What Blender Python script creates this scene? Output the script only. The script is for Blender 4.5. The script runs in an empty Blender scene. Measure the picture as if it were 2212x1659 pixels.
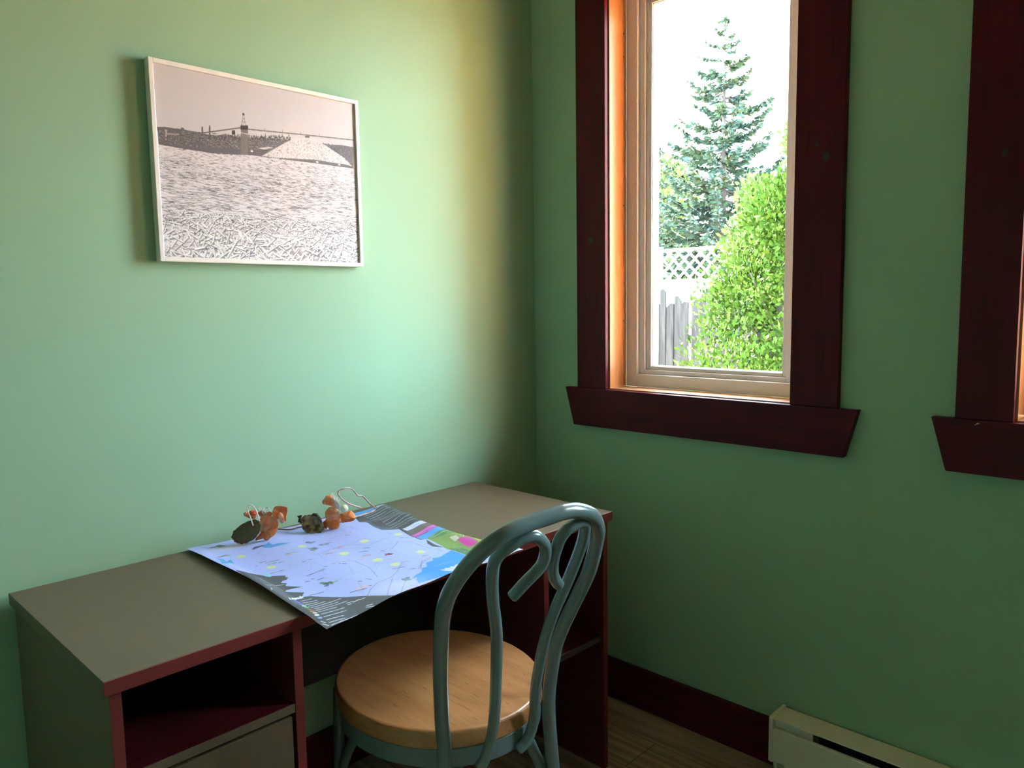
import bpy, bmesh, math, random
import numpy as np
from mathutils import Vector, Matrix

random.seed(7)
RNG = np.random.default_rng(11)
SC = bpy.context.scene
COL = SC.collection

# ------------------------------------------------------------------ camera
CAM = np.array([-1.9909, -1.8156, 1.3097])
YAW, PITCH, ROLL = 0.7706, -0.1035, -0.0156
FPX, IW, IH = 1661.0, 2212, 1659
_f = np.array([math.cos(PITCH)*math.cos(YAW), math.cos(PITCH)*math.sin(YAW), math.sin(PITCH)])
_r0 = np.array([math.sin(YAW), -math.cos(YAW), 0.0]); _u0 = np.cross(_r0, _f)
_r = math.cos(ROLL)*_r0 + math.sin(ROLL)*_u0
_u = -math.sin(ROLL)*_r0 + math.cos(ROLL)*_u0
cd = bpy.data.cameras.new('camera'); cam = bpy.data.objects.new('camera', cd); COL.objects.link(cam)
M = Matrix.Identity(4)
for i in range(3):
    M[i][0], M[i][1], M[i][2], M[i][3] = _r[i], _u[i], -_f[i], CAM[i]
cam.matrix_world = M
cd.sensor_width = 36; cd.sensor_fit = 'HORIZONTAL'; cd.lens = FPX/IW*36; cd.clip_start = .05; cd.clip_end = 300
SC.camera = cam

def ray(x, y): return _f + _r*(x-IW/2)/FPX - _u*(y-IH/2)/FPX          # measured sight line
def on_plane(x, y, p, n):
    d = ray(x, y); n = np.array(n, float)
    return CAM + d*(((np.array(p)-CAM) @ n)/(d @ n))
def at_z(x, y, z): return on_plane(x, y, (0, 0, z), (0, 0, 1))
FH = np.array([math.cos(YAW), math.sin(YAW), 0.0]); RH = np.array([math.sin(YAW), -math.cos(YAW), 0.0])
def at_depth(x, y, base, off=0.0):                                       # vertical plane through base, `off` nearer
    return on_plane(x, y, np.array(base)-FH*off, FH)

# ------------------------------------------------------------------ helpers
def lin(c):
    c = np.asarray(c, float)
    return np.where(c <= .04045, c/12.92, ((c+.055)/1.055)**2.4)
def rgb(r, g, b): return tuple(float(v) for v in lin(np.array([r, g, b])/255.0))

def new_mat(name):
    m = bpy.data.materials.new(name); m.use_nodes = True
    nt = m.node_tree; b = nt.nodes['Principled BSDF']
    return m, nt, b
def mixcol(nt, fac, a, b):
    n = nt.nodes.new('ShaderNodeMix'); n.data_type = 'RGBA'
    for k, v in ((0, fac), (6, a), (7, b)):
        if hasattr(v, 'node'): nt.links.new(v, n.inputs[k])
        elif k == 0: n.inputs[k].default_value = v
        else: n.inputs[k].default_value = (*v[:3], 1)
    return n.outputs[2]
def coords(nt, scale=(1, 1, 1), rot=(0, 0, 0)):
    t = nt.nodes.new('ShaderNodeTexCoord'); mp = nt.nodes.new('ShaderNodeMapping')
    mp.inputs['Scale'].default_value = scale; mp.inputs['Rotation'].default_value = rot
    nt.links.new(t.outputs['Object'], mp.inputs['Vector']); return mp.outputs[0]
def noise(nt, vec, scale, detail=4, rough=.55, dist=0.0):
    n = nt.nodes.new('ShaderNodeTexNoise'); n.inputs['Scale'].default_value = scale
    n.inputs['Detail'].default_value = detail; n.inputs['Roughness'].default_value = rough
    n.inputs['Distortion'].default_value = dist
    nt.links.new(vec, n.inputs['Vector']); return n.outputs[0]
def ramp(nt, fac, lo, hi):
    n = nt.nodes.new('ShaderNodeMapRange'); n.inputs[1].default_value = lo; n.inputs[2].default_value = hi
    nt.links.new(fac, n.inputs[0]); return n.outputs[0]
def bump(nt, b, h, strength=.1, dist=.001):
    n = nt.nodes.new('ShaderNodeBump'); n.inputs['Strength'].default_value = strength; n.inputs['Distance'].default_value = dist
    nt.links.new(h, n.inputs['Height']); nt.links.new(n.outputs[0], b.inputs['Normal'])

def plain(name, c, rough=.5, c2=None, scale=30, bmp=.05, spec=.5, coat=0.0, metal=0.0):
    m, nt, b = new_mat(name)
    v = coords(nt); n = noise(nt, v, scale)
    c2 = c2 or tuple(x*.88 for x in c)
    nt.links.new(mixcol(nt, ramp(nt, n, .3, .7), c, c2), b.inputs['Base Color'])
    b.inputs['Roughness'].default_value = rough; b.inputs['Specular IOR Level'].default_value = spec
    b.inputs['Coat Weight'].default_value = coat; b.inputs['Metallic'].default_value = metal
    if bmp: bump(nt, b, noise(nt, v, scale*8), bmp, .0006)
    return m
def wood(name, c, c2, scale, rough=.4, rot=(0, 0, 0), coat=0.0, fine=None, bmp=.1, spec=.5, lo=.32, hi=.68):
    m, nt, b = new_mat(name)
    v = coords(nt, scale, rot)
    n = noise(nt, v, 1.0, 6, .6, .6); n2 = noise(nt, coords(nt, tuple(s*4 for s in scale), rot), 1.0, 4, .7)
    col = mixcol(nt, ramp(nt, n, lo, hi), c, c2)
    if fine: col = mixcol(nt, ramp(nt, n2, .56, .74), col, fine)
    nt.links.new(col, b.inputs['Base Color'])
    b.inputs['Roughness'].default_value = rough; b.inputs['Coat Weight'].default_value = coat
    b.inputs['Specular IOR Level'].default_value = spec
    bump(nt, b, n2, bmp, .0008); return m
def painted(name, attr='print', rough=.5, coat=0.0, spec=.5):
    m, nt, b = new_mat(name)
    a = nt.nodes.new('ShaderNodeAttribute'); a.attribute_name = attr
    v = coords(nt); n = noise(nt, v, 60)
    nt.links.new(mixcol(nt, ramp(nt, n, -2, 3), a.outputs['Color'], (1, 1, 1)) if False else a.outputs['Color'], b.inputs['Base Color'])
    bump(nt, b, n, .03, .0005)
    b.inputs['Roughness'].default_value = rough; b.inputs['Coat Weight'].default_value = coat
    b.inputs['Specular IOR Level'].default_value = spec; return m

def link(name, mesh, mat, parent=None, **props):
    o = bpy.data.objects.new(name, mesh); COL.objects.link(o)
    for mm in (mat if isinstance(mat, (list, tuple)) else [mat]): o.data.materials.append(mm)
    put(o, parent)
    for k, v in props.items(): o[k] = v
    return o
def put(o, parent):
    if parent is not None:
        o.parent = parent; o.matrix_parent_inverse = Matrix.Translation(-Vector(ROOTS.get(parent.name, (0, 0, 0))))
ROOTS = {}
def empty(name, loc, **props):
    o = bpy.data.objects.new(name, None); COL.objects.link(o); o.location = loc; o.empty_display_size = .05
    ROOTS[o.name] = tuple(loc)
    for k, v in props.items(): o[k] = v
    return o
def bm_obj(name, bm, mat, parent=None, smooth=False, bevel=0.0, **props):
    me = bpy.data.meshes.new(name); bmesh.ops.recalc_face_normals(bm, faces=bm.faces[:]); bm.to_mesh(me); bm.free()
    if smooth:
        for p in me.polygons: p.use_smooth = True
    o = link(name, me, mat, parent, **props)
    if bevel:
        md = o.modifiers.new('bevel', 'BEVEL'); md.width = bevel; md.segments = 2; md.limit_method = 'ANGLE'; md.angle_limit = .7
    return o
def add_box(bm, lo, hi, mi=0):
    v = [bm.verts.new((x, y, z)) for x in (lo[0], hi[0]) for y in (lo[1], hi[1]) for z in (lo[2], hi[2])]
    for q in ((0, 1, 3, 2), (4, 6, 7, 5), (0, 4, 5, 1), (2, 3, 7, 6), (0, 2, 6, 4), (1, 5, 7, 3)):
        f = bm.faces.new([v[i] for i in q]); f.material_index = mi
def box(name, lo, hi, mat, parent=None, bevel=.0015, **props):
    bm = bmesh.new(); add_box(bm, lo, hi); return bm_obj(name, bm, mat, parent, bevel=bevel, **props)
def add_prism(bm, pts, off):
    """closed polygon pts (3-D) extruded by off"""
    a = [bm.verts.new(p) for p in pts]; b = [bm.verts.new(Vector(p)+Vector(off)) for p in pts]
    bm.faces.new(a); bm.faces.new(b[::-1]); n = len(a)
    for i in range(n): bm.faces.new((a[i], b[i], b[(i+1) % n], a[(i+1) % n]))
def smooth_path(pts, n=8):
    p = [np.array(q, float) for q in pts]; p = [2*p[0]-p[1]] + p + [2*p[-1]-p[-2]]
    out = []
    for i in range(1, len(p)-2):
        for k in range(n):
            t = k/n; a, b, c, d = p[i-1:i+3]
            out.append(.5*((2*b)+(-a+c)*t+(2*a-5*b+4*c-d)*t*t+(-a+3*b-3*c+d)*t**3))
    out.append(p[-2]); return out
def add_tube(bm, path, rad, seg=16, cap=True, flat=None):
    path = [Vector(q) for q in path]; n = len(path)
    rads = rad if isinstance(rad, (list, tuple)) else [rad]*n
    tang = [(path[min(i+1, n-1)]-path[max(i-1, 0)]).normalized() for i in range(n)]
    ref = Vector((0, 0, 1)) if abs(tang[0].z) < .9 else Vector((1, 0, 0))
    nrm = (ref-tang[0]*ref.dot(tang[0])).normalized(); rings = []
    for i in range(n):
        nrm = (nrm-tang[i]*nrm.dot(tang[i])).normalized(); bi = tang[i].cross(nrm)
        rings.append([bm.verts.new(path[i]+(nrm*math.cos(2*math.pi*k/seg)+bi*math.sin(2*math.pi*k/seg))*rads[i]) for k in range(seg)])
    for i in range(n-1):
        for k in range(seg):
            bm.faces.new((rings[i][k], rings[i][(k+1) % seg], rings[i+1][(k+1) % seg], rings[i+1][k]))
    if cap:
        for j, s in ((0, -1), (n-1, 1)):
            tip = bm.verts.new(path[j]+tang[j]*s*rads[j]*.35); R = rings[j]
            r2 = [bm.verts.new(path[j]+(v.co-path[j])*.75+tang[j]*s*rads[j]*.28) for v in R]
            for k in range(seg):
                a, b = R[k], R[(k+1) % seg]; c, d = r2[(k+1) % seg], r2[k]
                bm.faces.new((a, b, c, d)); bm.faces.new((d, c, tip))
def tube(name, path, rad, mat, parent=None, seg=16, **props):
    bm = bmesh.new(); add_tube(bm, path, rad, seg); return bm_obj(name, bm, mat, parent, smooth=True, **props)
def grid_mesh(name, P, colors=None, mat=None, parent=None, **props):
    """P (h,w,3) grid of points, colors (h,w,3) linear"""
    h, w = P.shape[:2]; me = bpy.data.meshes.new(name)
    idx = np.arange(h*w).reshape(h, w)
    q = np.stack([idx[:-1, :-1], idx[1:, :-1], idx[1:, 1:], idx[:-1, 1:]], -1).reshape(-1, 4)
    me.vertices.add(h*w); me.vertices.foreach_set('co', P.reshape(-1).astype(np.float32))
    me.loops.add(q.size); me.loops.foreach_set('vertex_index', q.reshape(-1).astype(np.int32))
    me.polygons.add(len(q)); me.polygons.foreach_set('loop_start', np.arange(0, q.size, 4, dtype=np.int32))
    me.update(calc_edges=True)
    me.polygons.foreach_set('use_smooth', np.ones(len(q), bool))
    if colors is not None:
        a = me.color_attributes.new('print', 'FLOAT_COLOR', 'POINT')
        a.data.foreach_set('color', np.concatenate([colors, np.ones((h, w, 1))], -1).reshape(-1).astype(np.float32))
    me.validate(); return link(name, me, mat, parent, **props)
def quad_soup(name, V, mat, parent=None, **props):
    """V (n,k,3): n separate k-gons in one foliage mesh"""
    n, k = V.shape[:2]; me = bpy.data.meshes.new(name)
    me.vertices.add(n*k); me.vertices.foreach_set('co', V.reshape(-1).astype(np.float32))
    me.loops.add(n*k); me.loops.foreach_set('vertex_index', np.arange(n*k, dtype=np.int32))
    me.polygons.add(n); me.polygons.foreach_set('loop_start', np.arange(0, n*k, k, dtype=np.int32))
    me.update(calc_edges=True); return link(name, me, mat, parent, **props)

class Canvas:
    """small numpy raster for printed paper; x right, y down, in canvas units"""
    def __init__(s, w, h, bg): s.w, s.h = w, h; s.a = np.zeros((h, w, 3)); s.a[:] = np.array(bg)/255.
    def _win(s, x0, y0, x1, y1):
        x0, y0 = max(0, int(x0)), max(0, int(y0)); x1, y1 = min(s.w, int(x1)+2), min(s.h, int(y1)+2)
        if x1 <= x0 or y1 <= y0: return None
        return x0, y0, x1, y1, *np.meshgrid(np.arange(x0, x1)+.5, np.arange(y0, y1)+.5)
    def _mix(s, w, m, c, al):
        x0, y0, x1, y1 = w[:4]; m = (m*al)[..., None]
        s.a[y0:y1, x0:x1] = s.a[y0:y1, x0:x1]*(1-m)+np.array(c)/255.*m
    def poly(s, pts, c, al=1.0):
        p = np.array(pts, float); w = s._win(*p.min(0), *p.max(0))
        if w is None: return
        X, Y = w[4], w[5]; ins = np.zeros(X.shape, bool)
        for i in range(len(p)):
            (xa, ya), (xb, yb) = p[i], p[i-1]
            if ya == yb: continue
            ins ^= ((ya > Y) != (yb > Y)) & (X < (xb-xa)*(Y-ya)/(yb-ya)+xa)
        s._mix(w, ins.astype(float), c, al)
    def line(s, pts, wd, c, al=1.0):
        for (xa, ya), (xb, yb) in zip(pts[:-1], pts[1:]):
            w = s._win(min(xa, xb)-wd-1, min(ya, yb)-wd-1, max(xa, xb)+wd+1, max(ya, yb)+wd+1)
            if w is None: continue
            X, Y = w[4], w[5]; dx, dy = xb-xa, yb-ya; L = dx*dx+dy*dy+1e-9
            t = np.clip(((X-xa)*dx+(Y-ya)*dy)/L, 0, 1)
            d = np.hypot(X-xa-t*dx, Y-ya-t*dy); s._mix(w, np.clip(wd/2+.5-d, 0, 1), c, al)
    def disc(s, x, y, rx, ry, c, al=1.0, soft=.0):
        w = s._win(x-rx-1, y-ry-1, x+rx+1, y+ry+1)
        if w is None: return
        d = np.hypot((w[4]-x)/rx, (w[5]-y)/ry); m = np.clip((1-d)/max(soft, .15), 0, 1); s._mix(w, m, c, al)
    def sample(s, x, y):
        x = np.clip(x-.5, 0, s.w-1.001); y = np.clip(y-.5, 0, s.h-1.001); i, j = x.astype(int), y.astype(int)
        fx, fy = (x-i)[..., None], (y-j)[..., None]; a = s.a
        return lin((a[j, i]*(1-fx)+a[j, i+1]*fx)*(1-fy)+(a[j+1, i]*(1-fx)+a[j+1, i+1]*fx)*fy)
def homography(src, dst):
    A, b = [], []
    for (x, y), (u, v) in zip(src, dst):
        A += [[x, y, 1, 0, 0, 0, -u*x, -u*y], [0, 0, 0, x, y, 1, -v*x, -v*y]]; b += [u, v]
    h = np.linalg.solve(np.array(A, float), np.array(b, float)); H = np.append(h, 1).reshape(3, 3)
    def f(x, y):
        q = H @ np.array([x, y, 1.0]); return q[0]/q[2], q[1]/q[2]
    return f

# ------------------------------------------------------------------ materials
def wall_paint(name, c):
    m, nt, b = new_mat(name); v = coords(nt)
    nt.links.new(mixcol(nt, ramp(nt, noise(nt, v, 2.0), .3, .7), c, tuple(x*.95 for x in c)), b.inputs['Base Color'])
    bump(nt, b, noise(nt, v, 260, 3), .06, .0006)
    b.inputs['Roughness'].default_value = .62; b.inputs['Specular IOR Level'].default_value = .18; return m
M_WALL = wall_paint('green_wall_paint', (.302, .485, .328))
M_CEIL = plain('pale_ceiling_paint', (.32, .29, .25), .8)
STAIN1, STAIN2, STAINF = (.092, .0050, .0135), (.054, .0034, .0090), (.027, .003, .006)
M_CASV = wood('red_brown_stained_wood_vertical', STAIN1, STAIN2, (30, 30, 2.2), .42, fine=STAINF, bmp=.12, spec=.16)
M_CASH = wood('red_brown_stained_wood_level', STAIN1, STAIN2, (30, 2.2, 30), .42, fine=STAINF, bmp=.12, spec=.16)
M_CASX = wood('red_brown_stained_wood_along_back', STAIN1, STAIN2, (2.2, 30, 30), .42, fine=STAINF, bmp=.12, spec=.16)
M_KNOT = plain('dark_wood_knot', (.010, .005, .004), .4)
M_PINE = wood('golden_pine', (.50, .21, .075), (.44, .175, .055), (22, 22, 1.6), .4, fine=(.68, .28, .09), coat=.2)
M_PINEH = wood('golden_pine_sill', (.50, .27, .14), (.44, .22, .10), (22, 1.6, 22), .4, fine=(.5, .2, .06), coat=.2)
M_VINYL = plain('white_vinyl', (.70, .70, .76), .35, (.69, .69, .75), 3, bmp=0)
M_GASKET = plain('grey_gasket', (.25, .25, .26), .6)
M_TOP = plain('taupe_laminate', (.145, .108, .068), .46, (.133, .099, .062), 45, .06, spec=.35)
M_EDGED = plain('brown_shelf_edging', (.075, .05, .036), .5)
M_BACKP = plain('shade_darkened_backing', (.030, .024, .022), .6)  # taupe back panels, with the shade under the desktop put into the colour
M_REDEDGE = wood('dark_red_edging', (.19, .022, .020), (.15, .017, .016), (8, 8, 8), .45, bmp=.03)
M_REDPANEL = wood('dark_red_laminate', (.085, .006, .011), (.065, .005, .009), (6, 6, 6), .45, bmp=.03)
M_STEEL = plain('blue_grey_enamel', (.125, .188, .188), .27, (.115, .172, .172), 12, .03, coat=.35)
M_OAK = wood('oiled_oak', (.50, .245, .095), (.38, .165, .055), (26, 2.6, 26), .34, (0, 0, .136), fine=(.21, .085, .025), bmp=.15, coat=.15)
M_HEAT = plain('cream_enamel', (.72, .69, .58), .4, (.71, .68, .572), 5, 0)
M_DARK = plain('dark_void_metal', (.02, .024, .028), .5)
M_FIN = plain('aluminium_fin', (.22, .25, .28), .35, metal=.8)
M_FRAME = plain('pale_metal_frame', (.86, .83, .78), .3, bmp=0)

# floor: vinyl planks running along the window wall
M_FLOOR, nt, b = new_mat('grey_brown_plank_floor')
v = coords(nt, (1, 1, 1), (0, 0, math.pi/2))
bk = nt.nodes.new('ShaderNodeTexBrick'); nt.links.new(v, bk.inputs['Vector'])
for k, val in (('Scale', 1.0), ('Brick Width', 1.2), ('Row Height', .15), ('Mortar Size', .0012), ('Mortar Smooth', .1), ('Bias', 0.0)): bk.inputs[k].default_value = val
bk.inputs['Color1'].default_value = (.36, .28, .205, 1); bk.inputs['Color2'].default_value = (.46, .36, .265, 1); bk.inputs['Mortar'].default_value = (.02, .016, .012, 1)
gr = noise(nt, coords(nt, (28, 1.6, 1)), 1.0, 6, .65, .8)
nt.links.new(mixcol(nt, ramp(nt, gr, .42, .75), bk.outputs['Color'], (.075, .057, .042)), b.inputs['Base Color'])
b.inputs['Roughness'].default_value = .5; bump(nt, b, gr, .12, .001)

# ------------------------------------------------------------------ room shell
RX, RY, RZ, WT = -3.5, -3.7, 2.62, .16
OPEN = [(-.927, -.325), (-2.047, -1.445)]; OZ0, OZ1 = 1.035, 2.30      # window openings (y range), z range
box('floor', (RX, RY, -.1), (WT, WT, 0), M_FLOOR, bevel=0, kind='structure')
box('ceiling', (RX, RY, RZ), (WT, WT, RZ+.1), M_CEIL, bevel=0, kind='structure')
box('wall_back', (RX, 0, 0), (WT, WT, RZ), M_WALL, bevel=0, kind='structure')
box('wall_left', (RX-WT, RY, 0), (RX, WT, RZ), M_WALL, bevel=0, kind='structure')
box('wall_front', (RX-WT, RY-WT, 0), (WT, RY, RZ), M_WALL, bevel=0, kind='structure')
bm = bmesh.new()
J = .0125                                                                 # room for the jamb lining
ys = [RY, OPEN[1][0]-J, OPEN[1][1]+J, OPEN[0][0]-J, OPEN[0][1]+J, 0.0]
for i in range(5):
    if i in (1, 3):
        add_box(bm, (0, ys[i], 0), (WT, ys[i+1], OZ0-J)); add_box(bm, (0, ys[i], OZ1+J), (WT, ys[i+1], RZ))
    else: add_box(bm, (0, ys[i], 0), (WT, ys[i+1], RZ))
bm_obj('wall_right', bm, M_WALL, kind='structure')
box('baseboard_back', (RX, -.018, 0), (-.0185, 0, .133), M_CASX, bevel=.002, kind='structure')
box('baseboard_right', (-.018, -.9225, 0), (0, 0, .133), M_CASH, bevel=.002, kind='structure')

# ------------------------------------------------------------------ windows
def glass_mat():
    m, nt, b = new_mat('clear_window_glass'); nt.nodes.remove(b); out = nt.nodes['Material Output']
    t = nt.nodes.new('ShaderNodeBsdfTransparent'); t.inputs[0].default_value = (.95, .97, .96, 1)
    g = nt.nodes.new('ShaderNodeBsdfGlossy'); g.inputs['Roughness'].default_value = .02
    lw = nt.nodes.new('ShaderNodeLayerWeight'); lw.inputs['Blend'].default_value = .5     # Schlick reflectance, same for both faces
    pw = nt.nodes.new('ShaderNodeMath'); pw.operation = 'POWER'; pw.inputs[1].default_value = 5.0
    fr = nt.nodes.new('ShaderNodeMath'); fr.operation = 'MULTIPLY_ADD'; fr.inputs[1].default_value = .96; fr.inputs[2].default_value = .04
    nt.links.new(lw.outputs['Facing'], pw.inputs[0]); nt.links.new(pw.outputs[0], fr.inputs[0])
    mx = nt.nodes.new('ShaderNodeMixShader')
    nt.links.new(fr.outputs[0], mx.inputs[0]); nt.links.new(t.outputs[0], mx.inputs[1]); nt.links.new(g.outputs[0], mx.inputs[2])
    nt.links.new(mx.outputs[0], out.inputs[0]); return m
M_GLASS = glass_mat()
def rect_frame(bm, x0, x1, oy0, oy1, oz0, oz1, iy0, iy1, iz0, iz1):
    add_box(bm, (x0, oy0, oz0), (x1, iy0, oz1)); add_box(bm, (x0, iy1, oz0), (x1, oy1, oz1))
    add_box(bm, (x0, iy0, oz0), (x1, iy1, iz0)); add_box(bm, (x0, iy0, iz1), (x1, iy1, oz1))
def window(n, y0, y1, knots):
    w = empty('window_%d' % n, (0, (y0+y1)/2, OZ0), kind='structure')
    dy = y1+.325
    S = dict(kind='structure')
    # dark stained casing boards, proud of the wall
    box('casing', (-.020, -.3203+dy, 1.0322), (0, -.2047+dy, 2.34), M_CASV, w, .002, **S)
    box('casing', (-.020, -1.0571+dy, 1.0322), (0, -.9305+dy, 2.34), M_CASV, w, .002, **S)
    box('head_casing', (-.022, -1.085+dy, 2.341), (0, -.177+dy, 2.47), M_CASH, w, .002, **S)
    bm = bmesh.new()
    add_prism(bm, [(-.024, -.156+dy, 1.0317), (-.024, -1.1086+dy, 1.0317), (-.024, -1.0755+dy, .907), (-.024, -.1905+dy, .907)], (.024, 0, 0))
    ap = bm_obj('apron', bm, M_CASH, w, bevel=.0015, **S)
    for (ky, kz, kr) in knots:
        bm = bmesh.new(); bmesh.ops.create_uvsphere(bm, u_segments=16, v_segments=8, radius=1)
        bmesh.ops.transform(bm, matrix=Matrix.Translation((-.0195, ky, kz)) @ Matrix.Diagonal((.0012, kr*.7, kr, 1)), verts=bm.verts[:])
        bm_obj('knot', bm, M_KNOT, w, smooth=True, **S)
    # pine jamb lining
    bm = bmesh.new()
    add_box(bm, (-.001, y1-.0, OZ0-.012), (.086, y1+.012, OZ1+.012)); add_box(bm, (-.001, y0-.012, OZ0-.012), (.086, y0, OZ1+.012))
    bmv = bm_obj('jamb', bm, M_PINE, w, **S)
    bm = bmesh.new()
    add_box(bm, (-.001, y0, OZ0-.012), (.086, y1, OZ0)); add_box(bm, (-.001, y0, OZ1), (.086, y1, OZ1+.012))
    bm_obj('sill_board', bm, M_PINEH, w, **S)
    bm = bmesh.new()                                                     # nail heads in the jamb
    for z in (1.25, 1.62, 2.08, 2.15):
        bmesh.ops.create_uvsphere(bm, u_segments=8, v_segments=6, radius=.0022, matrix=Matrix.Translation((.072, y1-.0005, z)))
    bm_obj('nail', bm, M_KNOT, w, **S)
    # white vinyl frame, sash and pane
    bm = bmesh.new(); rect_frame(bm, .086, .155, y0, y1, OZ0, OZ1, y0+.040, y1-.043, OZ0+.042, OZ1-.042)
    bm_obj('frame', bm, M_VINYL, w, bevel=.003, **S)
    bm = bmesh.new(); rect_frame(bm, .098, .15, y0+.040, y1-.043, OZ0+.042, OZ1-.042, y0+.062, y1-.064, OZ0+.056, OZ1-.058)
    rect_frame(bm, .107, .15, y0+.062, y1-.064, OZ0+.056, OZ1-.058, y0+.077, y1-.083, OZ0+.068, OZ1-.071)
    bm_obj('sash', bm, M_VINYL, w, bevel=.002, **S)
    bm = bmesh.new(); rect_frame(bm, .112, .118, y0+.0765, y1-.0825, OZ0+.0675, OZ1-.0705, y0+.0785, y1-.0845, OZ0+.0695, OZ1-.0725)
    bm_obj('gasket', bm, M_GASKET, w, **S)
    box('pane', (.122, y0+.073, OZ0+.066), (.126, y1-.08, OZ1-.07), M_GLASS, w, 0, **S)
window(1, OPEN[0][0], OPEN[0][1], [(-.2652, 1.5076, .013), (-1.0121, 1.6655, .013), (-.988, 1.6985, .008)])
window(2, OPEN[1][0], OPEN[1][1], [(-1.40, 1.62, .010)])
_c = on_plane(2110, 916, (-.0243, 0, 0), (1, 0, 0)); bm = bmesh.new()     # chipped spot on the second apron
add_prism(bm, [(-.0246, _c[1]+.006, _c[2]-.004), (-.0246, _c[1]-.001, _c[2]+.003), (-.0246, _c[1]-.006, _c[2]+.002), (-.0246, _c[1]-.002, _c[2]-.001)], (.001, 0, 0))
bm_obj('chip', bm, plain('bare_wood_chip', (.55, .36, .18), .8), bpy.data.objects['window_2'], kind='structure')

# ------------------------------------------------------------------ desk
DX0, DX1, DY0, DY1, DZ = -1.6231, -.3254, -.5728, -.020, .74
desk = empty('desk', ((DX0+DX1)/2, -.3, 0), label='long taupe laminate desk with dark red edging under the picture', category='desk')
top = box('desktop', (DX0, DY0+.002, DZ-.024), (DX1, DY1, DZ), M_TOP, desk, .001)
box('front_edging', (DX0, DY0, DZ-.024), (DX1, DY0+.002, DZ-.0004), M_REDEDGE, top, .0005, label='dark red front edging')
box('end_edging', (DX1, DY0, DZ-.024), (DX1+.002, DY1, DZ-.0004), M_REDEDGE, top, .0005, label='dark red end edging')
PY0 = -.565
def panel(name, x0, x1, y0, y1, z0, z1, mat, edge=True):
    p = box(name, (x0, y0+(.0015 if edge else 0), z0), (x1, y1, z1), mat, desk, .0008)
    if edge: box('edging', (x0, y0, z0), (x1, y0+.0015, z1), M_REDEDGE, p, .0004, label='dark red edging')
    return p
U = DZ-.0245
panel('side_panel', -1.614, -1.596, PY0, -.021, 0, U, M_TOP)
panel('divider_panel', -1.2965, -1.2785, PY0, -.07, 0, U, M_REDPANEL)
panel('divider_panel', -.598, -.580, PY0, -.07, .372, U, M_REDPANEL)
panel('side_panel', -.3535, -.3355, PY0, -.021, 0, U, M_REDPANEL)
box('modesty_panel', (-1.278, -.069, .315), (-.5985, -.051, U), M_BACKP, desk, .0008, label='shade-darkened panel at the back of the kneehole')
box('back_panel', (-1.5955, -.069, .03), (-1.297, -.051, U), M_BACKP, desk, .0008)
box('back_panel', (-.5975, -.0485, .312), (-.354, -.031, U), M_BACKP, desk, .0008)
s = box('shelf', (-1.5955, PY0+.003, .556), (-1.297, -.0695, .5725), M_REDPANEL, desk, .0006)
box('edging', (-1.5955, PY0+.0012, .556), (-1.297, PY0+.003, .5722), M_TOP, s, .0004, label='taupe shelf edging')
s = box('shelf', (-.5795, PY0+.014, .372), (-.354, -.0695, .389), M_REDPANEL, desk, .0006)
box('edging', (-.5795, PY0+.0122, .372), (-.354, PY0+.014, .3887), M_EDGED, s, .0004, label='brown shelf edging')
for z0, z1 in ((.312, .549), (.07, .306)):
    d = box('drawer', (-1.5935, PY0+.002, z0), (-1.3035, PY0+.02, z1), M_TOP, desk, .001, label='taupe drawer front')
box('plinth', (-1.5955, PY0+.03, 0), (-1.297, PY0+.045, .064), M_REDPANEL, desk, .0008)

# ------------------------------------------------------------------ chair
CC = np.array([-.945, -.558]); TH = .136
CF = np.array([math.sin(TH), math.cos(TH)]); CR = np.array([math.cos(TH), -math.sin(TH)])
def cw(u, b, z): p = CC+CR*u-CF*b; return (p[0], p[1], z)               # chair space: u right, b towards the back
chair = empty('chair', (CC[0], CC[1], 0), label='blue-grey metal bistro chair with round oak seat and scrolled heart back', category='chair')
SA, SB = .218, .245
def ell(k, g=0.0): a = 2*math.pi*k; return (SA+g)*math.cos(a), (SB+g)*math.sin(a)
def lathe(name, prof, mat, parent, closed_top=True, n=96, **props):
    bm = bmesh.new(); rings = []
    for g, z in prof:
        rings.append([bm.verts.new(cw(*ell(k/n, g), z)) for k in range(n)])
    for a, b in zip(rings[:-1], rings[1:]):
        for k in range(n): bm.faces.new((a[k], a[(k+1) % n], b[(k+1) % n], b[k]))
    if closed_top: bm.faces.new(rings[0]); bm.faces.new(rings[-1][::-1])
    else:
        for k in range(n): bm.faces.new((rings[-1][k], rings[-1][(k+1) % n], rings[0][(k+1) % n], rings[0][k]))
    return bm_obj(name, bm, mat, parent, smooth=False, **props)
so = lathe('seat', [(-.004, .4635), (-.001, .4645), (0, .467), (0, .493), (-.0012, .4968), (-.004, .4992), (-.008, .5)], M_OAK, chair, label='round oak seat')
for p in so.data.polygons: p.use_smooth = len(p.vertices) == 4
r_ = random.Random(17); M_SCR = plain('dark_grain_mark', (.13, .055, .018), .6)
bm = bmesh.new()
for k in range(46):                                                       # short dark grain marks in the oak, running front to back
    u, b = r_.uniform(-.17, .17), r_.uniform(-.20, .20)
    if (u/.2)**2+(b/.225)**2 > .85: continue
    L, w, d = r_.uniform(.006, .024), r_.uniform(.0004, .0009), r_.uniform(-.12, .12)
    add_prism(bm, [cw(u-w, b, .50005), cw(u+d*L*.5-w*.6, b+L*.6, .50005), cw(u+d*L, b+L, .50005), cw(u+d*L*.5+w*.7, b+L*.5, .50005), cw(u+w*.5, b, .50005)], (0, 0, .0001))
bm_obj('grain_marks', bm, M_SCR, so, kind='stuff', label='short dark grain marks')
lathe('seat_ring', [(-.012, .424), (-.004, .424), (-.0025, .4265), (-.0025, .461), (-.004, .463), (-.012, .463)], M_STEEL, chair, closed_top=False)
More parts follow.
